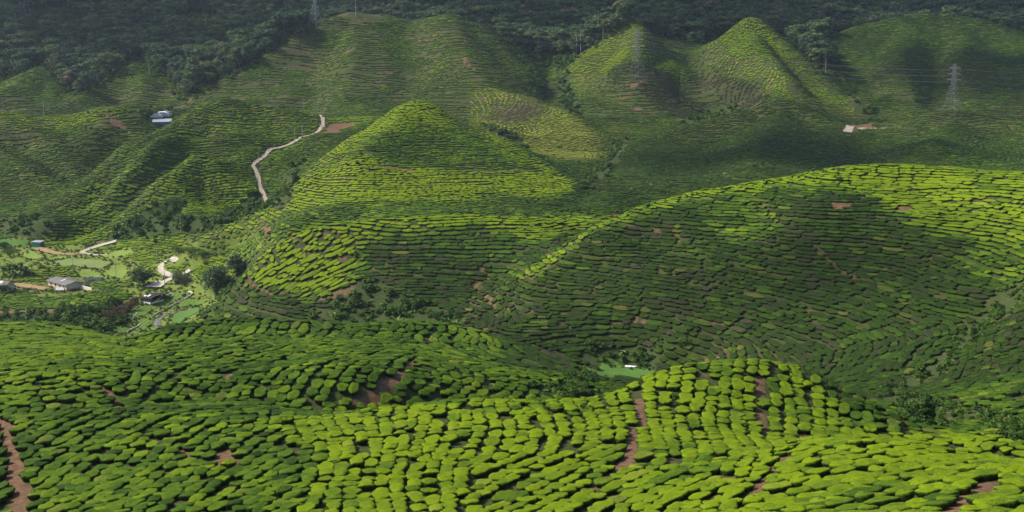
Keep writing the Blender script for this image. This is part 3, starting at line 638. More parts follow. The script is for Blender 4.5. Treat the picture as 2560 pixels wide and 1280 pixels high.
# ------------------------------------------------------------------ tea bushes
tm, nt, bs = mat('tea_leaf')
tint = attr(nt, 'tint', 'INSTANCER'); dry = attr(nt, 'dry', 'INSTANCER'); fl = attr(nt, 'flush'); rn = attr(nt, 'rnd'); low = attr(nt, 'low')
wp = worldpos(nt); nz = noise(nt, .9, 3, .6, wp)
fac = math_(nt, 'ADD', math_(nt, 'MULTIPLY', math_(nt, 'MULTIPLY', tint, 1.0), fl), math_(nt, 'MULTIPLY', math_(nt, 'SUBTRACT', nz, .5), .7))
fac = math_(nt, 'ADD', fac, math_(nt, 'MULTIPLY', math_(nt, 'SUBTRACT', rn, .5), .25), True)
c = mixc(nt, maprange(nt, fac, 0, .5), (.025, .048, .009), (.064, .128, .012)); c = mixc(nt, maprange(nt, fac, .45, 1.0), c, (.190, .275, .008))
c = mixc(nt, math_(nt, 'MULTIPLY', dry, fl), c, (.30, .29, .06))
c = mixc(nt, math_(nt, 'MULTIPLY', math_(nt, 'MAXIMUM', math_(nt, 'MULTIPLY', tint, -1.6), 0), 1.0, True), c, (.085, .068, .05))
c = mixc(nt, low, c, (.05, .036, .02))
br = maprange(nt, rn, 0, 1, .62, 1.38)
c = mixc(nt, 1.0, c, N(nt, 'ShaderNodeCombineColor').outputs[0], 'MULTIPLY')
cc = nt.nodes[-1]
cmb = [n_2 for n_2 in nt.nodes if n_2.bl_idname == 'ShaderNodeCombineColor'][0]
for k in range(3): nt.links.new(br, cmb.inputs[k])
nt.links.new(c, bs.inputs['Base Color']); bs.inputs['Roughness'].default_value = .7; bs.inputs['Specular IOR Level'].default_value = .05
tr = N(nt, 'ShaderNodeBsdfTranslucent'); nt.links.new(c, tr.inputs[0]); mx = N(nt, 'ShaderNodeMixShader'); mx.inputs[0].default_value = .22
nt.links.new(bs.outputs[0], mx.inputs[1]); nt.links.new(tr.outputs[0], mx.inputs[2])
nt.links.new(mx.outputs[0], nt.nodes['Material Output'].inputs[0])

def leafset(c, nrm, size, rs, flat=.5, asp=.5, axis=None):
    """rhombic leaves at points c facing roughly nrm"""
    n = len(c); d = nrm + flat * rs.normal(size=(n, 3)); d /= np.linalg.norm(d, axis=1)[:, None] + 1e-9
    a = rs.normal(size=(n, 3)) if axis is None else axis + .35 * rs.normal(size=(n, 3))
    a -= (a * d).sum(1)[:, None] * d; a /= np.linalg.norm(a, axis=1)[:, None] + 1e-9
    b = np.cross(d, a); l = (size * rs.uniform(.6, 1.35, n))[:, None] * .5
    V = np.stack([c - a * l, c + b * l * asp - d * l * .15, c + a * l, c - b * l * asp - d * l * .15], 1).reshape(-1, 3)
    return V, np.arange(4 * n).reshape(n, 4)
def bush_mesh(name, seed, asp, nphi, dens, lsize):
    rs = np.random.RandomState(seed)
    ph = np.linspace(0, 2 * PI, nphi, endpoint=False); e = 2.35
    R = (np.abs(np.cos(ph) / (asp / 2)) ** e + np.abs(np.sin(ph) / .5) ** e) ** (-1 / e)
    R *= 1 + sum(.075 / (k ** .5) * np.sin(k * ph + rs.uniform(0, 7)) for k in (2, 3, 4, 5, 7, 11))
    rings = [(.0, 1.0), (.4, 1.0), (.7, .99), (.88, .96), (.97, .90), (1.0, .78), (.96, .58), (.86, .3), (.74, .05), (.66, -.6)]
    Hh = .42; V = []; fl_ = []; lo = []
    kx, ky, o1, o2 = rs.uniform(3, 6), rs.uniform(3, 6), rs.uniform(0, 7), rs.uniform(0, 7)
    for t, z in rings:
        for p, r in zip(ph, R):
            x, y = r * t * math.cos(p), r * t * math.sin(p)
            wob = 1 + .10 * math.sin(2.2 * x * PI / max(asp, 1) + o1); y *= wob
            zz = Hh * z + (.03 * math.sin(kx * x + o1) + .03 * math.sin(ky * y + o2)) * max(z, 0) + rs.normal() * .009
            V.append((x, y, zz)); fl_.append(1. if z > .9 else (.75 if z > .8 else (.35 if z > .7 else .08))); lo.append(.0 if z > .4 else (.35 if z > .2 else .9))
    nr = len(rings); Fc = []
    for k in range(nr - 1):
        for i in range(nphi):
            j = (i + 1) % nphi; Fc.append((k * nphi + i, k * nphi + j, (k + 1) * nphi + j, (k + 1) * nphi + i))
    V = np.array(V); Fc = np.array(Fc)
    a, b, c, d = (V[Fc[:, k]] for k in range(4))
    nr_ = np.cross(c - a, b - d); ar = np.linalg.norm(nr_, axis=1) * .5 + 1e-9; nr_ /= (2 * ar)[:, None]
    nr_ *= np.sign((nr_ * (0.5 * (a + c) * [1, 1, .3] + [0, 0, .25])).sum(1))[:, None]
    keep = np.where((.25 * (a + b + c + d))[:, 2] > .08)[0]
    prob = ar[keep] / ar[keep].sum(); nl = int(dens * ar[keep].sum()); ch = keep[rs.choice(len(keep), nl, p=prob)]
    s, t = rs.rand(nl, 1), rs.rand(nl, 1)
    pc = (a[ch] * (1 - s) + b[ch] * s) * (1 - t) + (d[ch] * (1 - s) + c[ch] * s) * t + nr_[ch] * rs.uniform(-.2, .4, (nl, 1)) * lsize
    V2, F2 = leafset(pc, nr_[ch] + [0, 0, .3], lsize, rs, .32)
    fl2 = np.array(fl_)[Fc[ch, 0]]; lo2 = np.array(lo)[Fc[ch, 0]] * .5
    rnd = np.concatenate([np.full(len(V), .25), np.repeat(rs.rand(nl), 4)])
    return mesh(name, np.concatenate([V, V2]), np.concatenate([Fc, F2 + len(V)]), [tm],
                {'flush': np.concatenate([fl_, np.repeat(fl2, 4)]), 'low': np.concatenate([lo, np.repeat(lo2, 4)]), 'rnd': rnd})
ASPECTS = [.95, 1.3, 1.8, 2.5, 3.6]
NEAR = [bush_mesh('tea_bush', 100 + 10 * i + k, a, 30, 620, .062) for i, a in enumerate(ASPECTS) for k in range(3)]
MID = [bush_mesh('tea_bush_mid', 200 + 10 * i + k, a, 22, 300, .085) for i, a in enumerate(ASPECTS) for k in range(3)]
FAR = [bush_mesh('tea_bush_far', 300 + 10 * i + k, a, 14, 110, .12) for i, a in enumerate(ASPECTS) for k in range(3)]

# row directions: along the contours unless a plot is planted otherwise
g2 = np.hypot(GX, GY) + 1e-6
gxs, gys = blur(GX, 6), blur(GY, 6)
th = np.arctan2(gys, gxs) + PI / 2
wgt = np.clip(np.hypot(gxs, gys) / .12, 0.05, 1)
C2, S2 = np.cos(2 * th) * wgt + .06, np.sin(2 * th) * wgt
ray = np.arctan2(DD, XX)
def rowdir(pts, d0, d1, ang, off=0.):
    m = zone(pts, d0, d1)
    a = (ray if ang == 'ray' else (np.arctan2(gys, gxs) if ang == 'fall' else np.full(DD.shape, ang))) + off
    C2[m] = np.cos(2 * a[m]); S2[m] = np.sin(2 * a[m])
rowdir([(-900,1000),(560,1050),(1000,1012),(1480,1005),(1640,900),(1850,880),(2000,900),(2350,1110),(2050,1110),(1850,1300),(1000,2500),(-900,2500)], 10, 118, 'ray')
rowdir([(-900,1020),(300,1030),(700,1080),(800,1290),(800,2500),(-900,2500)], 10, 95, 'ray', -.35)
rowdir([(1150,1160),(1500,1120),(1900,1250),(1700,1290),(1200,1290)], 10, 80, 'ray', -.55)
rowdir([(1980,1080),(2700,1080),(3500,2500),(1800,2500),(1850,1290)], 10, 66, .25)
rowdir([(330,870),(560,800),(900,820),(1040,870),(1000,1000),(600,1010),(300,990)], 88, 172, 'ray', -.25)
rowdir([(1720,170),(1880,30),(2060,180),(2180,290),(1850,280)], 540, 710, 'fall', .15)
rowdir([(1180,230),(1240,215),(1440,285),(1510,340),(1400,400),(1180,320)], 440, 610, 'fall', .3)
rowdir([(600,720),(760,575),(900,590),(900,700),(790,760)], 240, 285, 'ray', -.9)
C2, S2 = blur(C2, 3), blur(S2, 3)
TH2 = (.5 * np.arctan2(S2, C2) + .22 * fbm(XX / 30 + 3, DD / 30, 2) * np.clip(DD / 200, .4, 1.0) + np.where(DD < 260, .20 * fbm(XX / 14 + 3, DD / 14, 2), 0)).astype(np.float32)
SP = (S * np.interp(Dl, [40, 75, 110, 160, 220, 270, 330, 430, 560, 700], [.96, .96, 1.1, 1.2, 1.2, 1.15, 1.02, .96, 1.05, 1.15])).astype(np.float32)
SP *= (1 + .12 * fbm(XX / 40, DD / 40 + 7, 2)).astype(np.float32)
TEA &= ~(FOREST)
# thinned and missing bushes
gap = fbm(XX / 5.5 + 31, DD / 5.5, 2)
TEA &= ~((gap > .50) & (Dl < 300))
AC = .0008; A0, A1 = -.58, .58; W0, W1 = math.log(24.), math.log(1330.)
NA, NW = int((A1 - A0) / AC), int((W1 - W0) / AC)
occ = np.zeros((NA, NW), np.uint8)
discs = {}
def disc(r):
    if r not in discs:
        g = np.arange(-r, r + 1); discs[r] = ((g[:, None] ** 2 + g[None] ** 2) <= r * r + .5).astype(np.uint8)
    return discs[r]
def cell(x, y):
    return int((math.atan2(x, y) - A0) / AC), int((.5 * math.log(x * x + y * y) - W0) / AC)
TEAb = TEA
def look(x, y):
    i = int((x / y - U0) / du_ + .5); j = int((math.log(y) - V0) / dv_ + .5)
    if i < 0 or j < 0 or i >= NU or j >= NV or not TEAb[i, j]: return None
    return TH2[i, j], SP[i, j]
def free(x, y):
    i, j = cell(x, y)
    return 0 < i < NA - 1 and 0 < j < NW - 1 and not occ[i, j]
def stamp(x, y, rad):
    i, j = cell(x, y); r = max(1, int(rad / math.hypot(x, y) / AC + .35))
    a, b, c, d = i - r, i + r + 1, j - r, j + r + 1
    if a < 0 or c < 0 or b > NA or d > NW: return
    np.bitwise_or(occ[a:b, c:d], disc(r), out=occ[a:b, c:d])
LINES = []
def trace(x, y):
    r = look(x, y)
    if r is None or not free(x, y): return None
    halves = []
    for sg in (1, -1):
        px, py = x, y; t = r[0]; dx, dy = sg * math.cos(t), sg * math.sin(t); sp = r[1]; pts = []
        for _ in range(random.randint(30, 140)):
            px += dx * sp * .45; py += dy * sp * .45
            q = look(px, py)
            if q is None or not free(px, py): break
            cx, cy_ = math.cos(q[0]), math.sin(q[0])
            if cx * dx + cy_ * dy < 0: cx, cy_ = -cx, -cy_
            dx, dy, sp = cx, cy_, q[1]; pts.append((px, py, sp))
        halves.append(pts)
    line = halves[1][::-1] + [(x, y, r[1])] + halves[0]
    return line
cand = np.argwhere(TEA[::2, ::2]) * 2; rng.shuffle(cand)
from collections import deque
queue = deque(); ci = 0
import time as _t; _t0 = _t.time()
while True:
    if queue: x, y = queue.popleft()
    else:
        if ci >= len(cand): break
        i, j = cand[ci]; ci += 1; x, y = float(XX[i, j]), float(DD[i, j])
    ln = trace(x, y)
    if ln is None: continue
    for a in ln: stamp(a[0], a[1], a[2] * .78)
    LINES.append(ln)
    for k in range(0, len(ln), 3):
        a = ln[k]; b = ln[min(k + 1, len(ln) - 1)] if k < len(ln) - 1 else ln[k - 1] if k else ln[k]
        dx, dy = b[0] - a[0], b[1] - a[1]; l = math.hypot(dx, dy)
        if l < 1e-6: dx, dy, l = 1, 0, 1
        for sg in (1, -1): queue.append((a[0] - sg * dy / l * a[2] * .92, a[1] + sg * dx / l * a[2] * .92))
    if len(queue) > 400000: break
BX = []
for ln in LINES:
    sp = ln[0][2]; pts = ln
    d = [0.]
    for a, b in zip(pts[:-1], pts[1:]): d.append(d[-1] + math.hypot(b[0] - a[0], b[1] - a[1]))
    T = d[-1]; pos = -.3 * sp
    while pos < T + .2 * sp:
        farr = pts[0][1] > 250; l = sp * min(4.3 if farr else 2.4, max(.75, math.exp(random.gauss(.85 if farr else .10, .42 if farr else .32))))
        if pos + l > T + .5 * sp: l = max(.75 * sp, T + .4 * sp - pos)
        mid = min(max(pos + l / 2, 0), T)
        k = int(np.searchsorted(d, mid)); k = min(max(k, 1), len(d) - 1) if len(d) > 1 else 0
        if k:
            f = (mid - d[k - 1]) / max(1e-6, d[k] - d[k - 1]); x = pts[k - 1][0] + (pts[k][0] - pts[k - 1][0]) * f; y = pts[k - 1][1] + (pts[k][1] - pts[k - 1][1]) * f
            a = math.atan2(pts[k][1] - pts[k - 1][1], pts[k][0] - pts[k - 1][0])
        else: x, y = pts[0][:2]; a = float(near(TH2, x, y))
        spk = pts[k][2]
        jt = .025 if farr else .045; BX.append((x + random.gauss(0, jt) * spk, y + random.gauss(0, jt) * spk, a + random.gauss(0, .03 if farr else .08), l, spk))
        r = random.random()
        pos += l + (random.uniform(-.28, -.06) * sp if r < (.90 if farr else .5) else (random.uniform(.0, .14) * sp if r < (.98 if farr else .95) else random.uniform(.4, .9) * sp))
BX = [b for b in BX if b[1] > 210 or random.random() > .05]
BX = np.array(BX); NB = len(BX)
print('tea bushes', NB, 'lines', len(LINES), 'time', round(_t.time() - _t0, 1))
bx, by, ba, bl, bsp = BX.T
bz = zg(bx, by)
gx, gy = bil(GX, bx, by), bil(GY, bx, by)
nv = np.stack([-gx * .72, -gy * .72, np.ones(NB)], 1); nv /= np.linalg.norm(nv, axis=1)[:, None]
xa = np.stack([np.cos(ba), np.sin(ba), np.zeros(NB)], 1); xa -= (xa * nv).sum(1)[:, None] * nv; xa /= np.linalg.norm(xa, axis=1)[:, None]
ya = np.cross(nv, xa)
rot = np.stack([np.arctan2(ya[:, 2], nv[:, 2]), -np.arcsin(np.clip(xa[:, 2], -1, 1)), np.arctan2(xa[:, 1], xa[:, 0])], 1)
wid = bsp * np.where(by < 190, rng.uniform(.76, 1.02, NB), rng.uniform(.88, 1.14, NB))
ai = np.abs(np.array(ASPECTS)[None] - (bl / wid)[:, None]).argmin(1); asp = np.array(ASPECTS)[ai]
hs = bsp * rng.uniform(.70, 1.10, NB) * np.interp(by, [80, 160, 300, 600], [.95, .98, .98, .62])
scl = np.stack([bl / asp * 1.06, wid, hs], 1)
flip = rng.random(NB) < .5; rot_f = rot.copy()
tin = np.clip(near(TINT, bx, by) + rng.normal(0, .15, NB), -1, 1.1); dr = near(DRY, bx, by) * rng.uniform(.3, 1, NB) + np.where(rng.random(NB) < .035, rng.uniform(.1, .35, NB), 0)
var = rng.integers(0, 3, NB)
dist = np.hypot(bx, by)
# visible, largest ones become things of their own
def project(x, y, z):
    z = z - ZC; f = y * CT - z * ST; u_ = y * ST + z * CT
    return 1280 + F * x / f, 640 - F * u_ / f, f
pxb, pyb, fb = project(bx, by, bz + .6)
def visible(x, y, z):
    q = (z - ZC) / y; u = x / y; fi = np.clip((u - U0) / du_, 0, NU - 1.001); i = fi.astype(int); a = fi - i
    qm = np.maximum.accumulate(Q, axis=1); fj = np.clip((np.log(y) - V0) / dv_ - 3, 0, NV - 1).astype(int)
    jm = int((math.log(40) - V0) / dv_)
    Qn = Q.copy(); Qn[:, :jm] = -9; qm = np.maximum.accumulate(Qn, axis=1)
    return q > qm[i, fj] * (1 - a) + qm[np.minimum(i + 1, NU - 1), fj] * a - .0008
vis = visible(bx, by, bz + .7) & (pxb > -20) & (pxb < 2580) & (pyb < 1290) & (pyb > 0)
size = bl * wid / fb ** 2
order = np.argsort(-np.where(vis & (pxb > 10) & (pxb < 2550) & (pyb < 1262), size, 0))
own = order[:300]
isown = np.zeros(NB, bool); isown[own] = True
for k in own:
    bright = tin[k] > .62
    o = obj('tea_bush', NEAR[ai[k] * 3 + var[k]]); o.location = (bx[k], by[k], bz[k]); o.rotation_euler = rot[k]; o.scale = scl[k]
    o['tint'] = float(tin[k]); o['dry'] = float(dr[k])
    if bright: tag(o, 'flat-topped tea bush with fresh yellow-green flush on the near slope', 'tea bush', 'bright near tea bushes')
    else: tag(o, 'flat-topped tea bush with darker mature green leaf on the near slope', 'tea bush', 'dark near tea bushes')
# everything else is a mass nobody could count
def gn_scatter(name, pts, rot, scl, idx, attrs, protos, label=None, cat=None):
    pc = bpy.data.collections.new(name + '_shapes')
    for k, me in enumerate(protos):
        pc.objects.link(bpy.data.objects.new('%s_shape_%03d' % (name, k), me))
    me = bpy.data.meshes.new(name); me.vertices.add(len(pts)); me.vertices.foreach_set('co', np.asarray(pts, np.float32).ravel())
    for nm, a in (('rot', rot), ('scl', scl)):
        at = me.attributes.new(nm, 'FLOAT_VECTOR', 'POINT'); at.data.foreach_set('vector', np.asarray(a, np.float32).ravel())
    at = me.attributes.new('idx', 'INT', 'POINT'); at.data.foreach_set('value', np.asarray(idx, np.int32))
    for nm, a in attrs.items():
        at = me.attributes.new(nm, 'FLOAT', 'POINT'); at.data.foreach_set('value', np.asarray(a, np.float32))
    o = obj(name, me); ng = bpy.data.node_groups.new(name + '_scatter', 'GeometryNodeTree')
    ng.interface.new_socket('Geometry', in_out='INPUT', socket_type='NodeSocketGeometry'); ng.interface.new_socket('Geometry', in_out='OUTPUT', socket_type='NodeSocketGeometry')
    gi = ng.nodes.new('NodeGroupInput'); go = ng.nodes.new('NodeGroupOutput')
    ci_ = ng.nodes.new('GeometryNodeCollectionInfo'); ci_.inputs['Collection'].default_value = pc; ci_.inputs['Separate Children'].default_value = True; ci_.inputs['Reset Children'].default_value = True
    ip = ng.nodes.new('GeometryNodeInstanceOnPoints'); ip.inputs['Pick Instance'].default_value = True
    def na(nm, t):
        n = ng.nodes.new('GeometryNodeInputNamedAttribute'); n.data_type = t; n.inputs[0].default_value = nm; return n.outputs[0]
    ng.links.new(gi.outputs[0], ip.inputs['Points']); ng.links.new(ci_.outputs[0], ip.inputs['Instance'])
    ng.links.new(na('idx', 'INT'), ip.inputs['Instance Index']); ng.links.new(na('rot', 'FLOAT_VECTOR'), ip.inputs['Rotation']); ng.links.new(na('scl', 'FLOAT_VECTOR'), ip.inputs['Scale'])
    ng.links.new(ip.outputs[0], go.inputs[0])
    md = o.modifiers.new('scatter', 'NODES'); md.node_group = ng
    tag(o, label, cat, kind='stuff')
    return o
rest = ~isown
lod = np.where(dist < 230, 0, np.where(dist < 520, 1, 2))
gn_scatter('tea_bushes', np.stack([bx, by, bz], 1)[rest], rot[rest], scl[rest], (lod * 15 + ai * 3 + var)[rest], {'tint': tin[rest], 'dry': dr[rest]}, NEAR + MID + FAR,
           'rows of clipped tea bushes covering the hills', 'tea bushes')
# ------------------------------------------------------------------ trees, shrubs, undergrowth
def foliage_mat(name, dark, mid, brown, rough=.6, tr_=.15):
    m, nt, bs = mat(name); t = attr(nt, 'tint', 'INSTANCER'); r = attr(nt, 'rnd')
    c = mixc(nt, maprange(nt, t, 0, .55), dark, mid); c = mixc(nt, maprange(nt, t, .62, 1.0), c, brown)
    cmb = N(nt, 'ShaderNodeCombineColor'); b = maprange(nt, r, 0, 1, .55, 1.5)
    for k in range(3): nt.links.new(b, cmb.inputs[k])
    c = mixc(nt, 1.0, c, cmb.outputs[0], 'MULTIPLY')
    nt.links.new(c, bs.inputs['Base Color']); bs.inputs['Roughness'].default_value = rough; bs.inputs['Specular IOR Level'].default_value = .06
    tr = N(nt, 'ShaderNodeBsdfTranslucent'); nt.links.new(c, tr.inputs[0]); mx = N(nt, 'ShaderNodeMixShader'); mx.inputs[0].default_value = tr_
    nt.links.new(bs.outputs[0], mx.inputs[1]); nt.links.new(tr.outputs[0], mx.inputs[2]); nt.links.new(mx.outputs[0], nt.nodes['Material Output'].inputs[0])
    return m
m_tree = foliage_mat('forest_leaf', (.046, .082, .044), (.10, .15, .05), (.165, .132, .078))
m_shrub = foliage_mat('shrub_leaf', (.03, .065, .014), (.085, .15, .024), (.20, .21, .05))
m_brush = foliage_mat('dry_brush_leaf', (.085, .058, .036), (.10, .066, .042), (.13, .085, .055))
m_broad = foliage_mat('broad_leaf', (.045, .09, .02), (.10, .17, .035), (.16, .20, .06), .45)
m_bark = simple('pale_bark', (.33, .30, .26), .9, .3, 1.5, .1)
m_bark3 = simple('forest_bark', (.10, .09, .075), .9, .3, 1.5, .1)
m_bark2 = simple('brown_bark', (.12, .09, .06), .9, .3, 1.5, .1)
def crown_data(seed, Hh, R, base, nblob, nleaf, lsize, shape='round'):
    rs = np.random.RandomState(seed); pc = []; nn = []; rr = []
    for b in range(nblob):
        if shape == 'umbrella':
            a = rs.uniform(0, 2 * PI); q = R * math.sqrt(rs.rand()) * .85; c = np.array([q * math.cos(a), q * math.sin(a), Hh * (.93 - .13 * (q / R) ** 2) + rs.normal() * .03 * Hh]); br = R * rs.uniform(.24, .38); sq = .5
        else:
            u = rs.normal(size=3); u /= np.linalg.norm(u); u *= rs.rand() ** .4
            c = np.array([u[0] * R * .75, u[1] * R * .75, base + (Hh - base) * (.5 + .42 * u[2])]); br = R * rs.uniform(.26, .42); sq = .75
        n = rs.normal(size=(nleaf, 3)); n[:, 2] = np.abs(n[:, 2]) * 1.0 - .35 * rs.rand(nleaf); n /= np.linalg.norm(n, axis=1)[:, None]
        pc.append(c + n * br * np.array([1, 1, sq]) * rs.uniform(.75, 1.05, (nleaf, 1))); nn.append(n); rr.append(np.clip(.5 + rs.normal() * .22 + rs.normal(size=nleaf) * .16, 0, 1))
    pc = np.concatenate(pc); nn = np.concatenate(nn); rr = np.concatenate(rr)
    V, Fc = leafset(pc, nn, lsize, rs, .55, .7)
    return V, Fc, np.repeat(rr, 4)
def trunk_mb(seed, Hh, base, R, r0, nl=5):
    rs = np.random.RandomState(seed); mb = MB(); lean = rs.normal(size=2) * .03 * Hh
    pts = [Vector((lean[0] * (t ** 1.5), lean[1] * (t ** 1.5), t * Hh * .86 - 1.0 * (t == 0))) for t in (0, .25, .5, .75, 1)]
    mb.tube(pts, [r0 * 1.3, r0, r0 * .85, r0 * .65, r0 * .3], 7)
    for k in range(nl):
        a = rs.uniform(0, 2 * PI); h = max(base * .9, Hh * .35) + (Hh * .78 - max(base * .9, Hh * .35)) * rs.rand(); q = R * rs.uniform(.45, .8)
        t = h / (Hh * .86); p0 = Vector((lean[0] * t ** 1.5, lean[1] * t ** 1.5, h)); p2 = p0 + Vector((q * math.cos(a), q * math.sin(a), Hh * .14)); p1 = p0.lerp(p2, .5) + Vector((0, 0, -.02 * Hh))
        mb.tube([p0, p1, p2], [r0 * .42, r0 * .3, r0 * .12], 5)
    return mb
TREES = []   # (trunk mesh, crown mesh, merged)
for k, (Hh, R, base, nb, nl, ls, shp, r0) in enumerate([(19, 8.0, 4, 30, 62, 1.3, 'round', .36), (16, 7.0, 2.5, 28, 60, 1.2, 'round', .32), (23, 8.5, 14, 24, 60, 1.3, 'umbrella', .34), (12, 6.5, 1.0, 26, 56, 1.15, 'round', .3), (25, 6.0, 13, 18, 56, 1.2, 'round', .34), (20, 9.5, 8, 34, 60, 1.35, 'umbrella', .36)]):
    V, Fc, rr = crown_data(400 + k, Hh, R, base, nb, nl, ls, shp); tb = trunk_mb(430 + k, Hh, base, R, r0)
    cm = mesh('crown', V, Fc, [m_tree], {'rnd': rr}); mbk = m_bark if k == 4 else m_bark3; t_me = mesh('trunk', tb.v, tb.f, [mbk])
    tv = np.array(tb.v); q4 = [f if len(f) == 4 else None for f in tb.f]; tf = np.array([f for f in q4 if f is not None])
    mm = mesh('tree_shape', np.concatenate([tv, V]), np.concatenate([tf, Fc + len(tv)]), [mbk, m_tree], {'rnd': np.concatenate([np.full(len(tv), .5), rr])}, midx=np.concatenate([np.zeros(len(tf)), np.ones(len(Fc))]))
    TREES.append((t_me, cm, mm))
def shrub_data(seed, R, Hh, nb, nl, ls):
    return crown_data(seed, Hh, R, -.1 * Hh, nb, nl, ls)
SHRUBS = []
for k, (R, Hh, nb, nl, ls) in enumerate([(1.0, 1.3, 12, 34, .26), (1.0, .95, 11, 34, .24), (1.0, 1.7, 14, 34, .27), (1.0, 1.1, 10, 30, .42)]):
    V, Fc, rr = shrub_data(500 + k, R, Hh, nb, nl, ls); SHRUBS.append(mesh('shrub_shape', V, Fc, [m_shrub], {'rnd': rr}))
def fronds(seed, n, length, wid_, arch, up):
    """arching blades from one root"""
    rs = np.random.RandomState(seed); V = []; Fc = []; rr = []
    for k in range(n):
        a = 2 * PI * k / n + rs.normal() * .25; l = length * rs.uniform(.7, 1.1); e = up + rs.normal() * .18; b = len(V); r_ = rs.rand()
        d = np.array([math.cos(a), math.sin(a), 0]); s_ = np.array([-math.sin(a), math.cos(a), 0])
        for i in range(6):
            t = i / 5; p = d * (l * t * math.cos(e) + l * .15 * t * t) + np.array([0, 0, l * (t * math.sin(e) - arch * t * t)]); wv = wid_ * l * (math.sin(PI * min(1, .12 + t * .88)) ** .7) * (1 if i < 5 else .1)
            V += [p - s_ * wv + [0, 0, wv * .35], p, p + s_ * wv + [0, 0, wv * .35]]; rr += [r_] * 3
        for i in range(5):
            q = b + 3 * i; Fc += [(q, q + 1, q + 4, q + 3), (q + 1, q + 2, q + 5, q + 4)]
    return np.array(V), np.array(Fc), np.array(rr)
FERNS = []
for k, (n, l, wd, ar, up) in enumerate([(11, 1.5, .16, .75, .9), (9, 1.3, .24, .6, .8)]):
    V, Fc, rr = fronds(540 + k, n, l, wd, ar, up); FERNS.append(mesh('fern_shape', V, Fc, [m_broad], {'rnd': rr}))

CELL = DD * du_ * DD * dv_                         # ground area of a grid cell
def sample(density):
    e = CELL * density; k = rng.poisson(np.clip(e, 0, 40)); i, j = np.nonzero(k); rep = k[i, j]
    i = np.repeat(i, rep); j = np.repeat(j, rep)
    y = np.exp(vv_[j] + (rng.random(len(i)) - .5) * dv_); x = (us[i] + (rng.random(len(i)) - .5) * du_) * y
    return x, y
def thin(x, y, r):
    """keep points at least r apart"""
    g = {}; keep = []
    for k in rng.permutation(len(x)):
        rk = r[k] if hasattr(r, '__len__') else r
        cx, cy_ = int(x[k] // 6), int(y[k] // 6); ok = True; n = int(rk // 6) + 1
        for a in range(cx - n, cx + n + 1):
            for b in range(cy_ - n, cy_ + n + 1):
                for (px, py) in g.get((a, b), ()):
                    if (px - x[k]) ** 2 + (py - y[k]) ** 2 < rk * rk: ok = False; break
                if not ok: break
            if not ok: break
        if ok: g.setdefault((cx, cy_), []).append((x[k], y[k])); keep.append(k)
    return np.array(keep)
inview = (np.abs(UU) < .50) & (Dl < 1150)
# forest
fx, fy = sample(np.where(FOREST & inview & (Dl < 1100), .07, 0.))
kk = thin(fx, fy, 4.7); fx, fy = fx[kk], fy[kk]; fz = zg(fx, fy); nf = len(fx)
ft = rng.choice(6, nf, p=[.26, .26, .09, .20, .07, .12]); fsz = rng.uniform(.52, .98, nf) * (1 + .25 * (rng.random(nf) < .1))
fpatch = fbm(fx / 60, fy / 60, 2); ftint = np.clip(.26 + .45 * fpatch + rng.normal(0, .28, nf), 0, 1)
ppx, ppy, _ = project(fx, fy, fz + 12)
fvis = visible(fx, fy, fz + 10) & (ppx > 5) & (ppx < 2555) & (ppy > 4)
ownt = np.argsort(-np.where(fvis, 1 / fy, 0))[:240]; isf = np.zeros(nf, bool); isf[ownt] = True
for k in ownt:
    t = empty('forest_tree', (fx[k], fy[k], fz[k]), random.uniform(0, 6.28)); s_ = float(fsz[k]); t.scale = (s_, s_, s_)
    obj('trunk', TREES[ft[k]][0], t); c_ = obj('crown', TREES[ft[k]][1], t); c_['tint'] = float(ftint[k])
    if ftint[k] > .66: tag(t, 'brown-tinged rainforest tree at the lower edge of the dark wooded mountain', 'tree', 'brownish forest edge trees')
    elif ft[k] in (2, 4, 5): tag(t, 'tall pale-trunked rainforest tree at the lower edge of the wooded mountain', 'tree', 'tall forest edge trees')
    else: tag(t, 'bushy dark green rainforest tree at the lower edge of the wooded mountain', 'tree', 'bushy forest edge trees')
r_ = ~isf
gn_scatter('forest', np.stack([fx, fy, fz], 1)[r_], np.stack([0 * fx, 0 * fx, rng.uniform(0, 6.28, nf)], 1)[r_], np.repeat(fsz[:, None], 3, 1)[r_], ft[r_], {'tint': ftint[r_]}, [t[2] for t in TREES], 'dark rainforest covering the mountainside', 'forest')
# emergent trees with bare white trunks
for px, py, ht, lab in [(42, 82, 26, 'bare pale trunk and small crown left of the light green clearing'), (507, 146, 24, 'slim white-trunked tree at the right end of the left forest slope'), (1326, 124, 27, 'tall straight white trunk rising above the scrub saddle'), (1441, 138, 25, 'leaning pale trunk just left of the bright peaked hill'), (1452, 132, 27, 'second pale trunk beside the bright peaked hill'), (1494, 96, 26, 'forked white trunk close to the peaked hill top'), (213, 216, 20, 'pale trunk standing in the notch between the two dark tea spurs'), (228, 210, 18, 'short white trunk in the notch right of the first spur'), (374, 188, 18, 'white trunk just above the right tea spur'), (1083, 26, 24, 'white trunk behind the big hill summit'), (486, 205, 20, 'pale slim trunk by the left flank of the big hill'), (890, 40, 20, 'thin bare trunk on the big hill skyline')]:
    h = hit(px, py, 600); t = empty('bare_trunk_tree', h, random.uniform(0, 6))
    tb = trunk_mb(px, ht, ht * .75, 3.2, .42, 4); tb.build('trunk', m_bark, t)
    V, Fc, rr = crown_data(px + 1, ht, 3.6, ht * .74, 9, 30, .95); c_ = obj('crown', mesh('crown', V, Fc, [m_tree], {'rnd': rr}), t); c_['tint'] = random.uniform(.1, .5)
    tag(t, lab, 'tree', 'bare trunk trees')
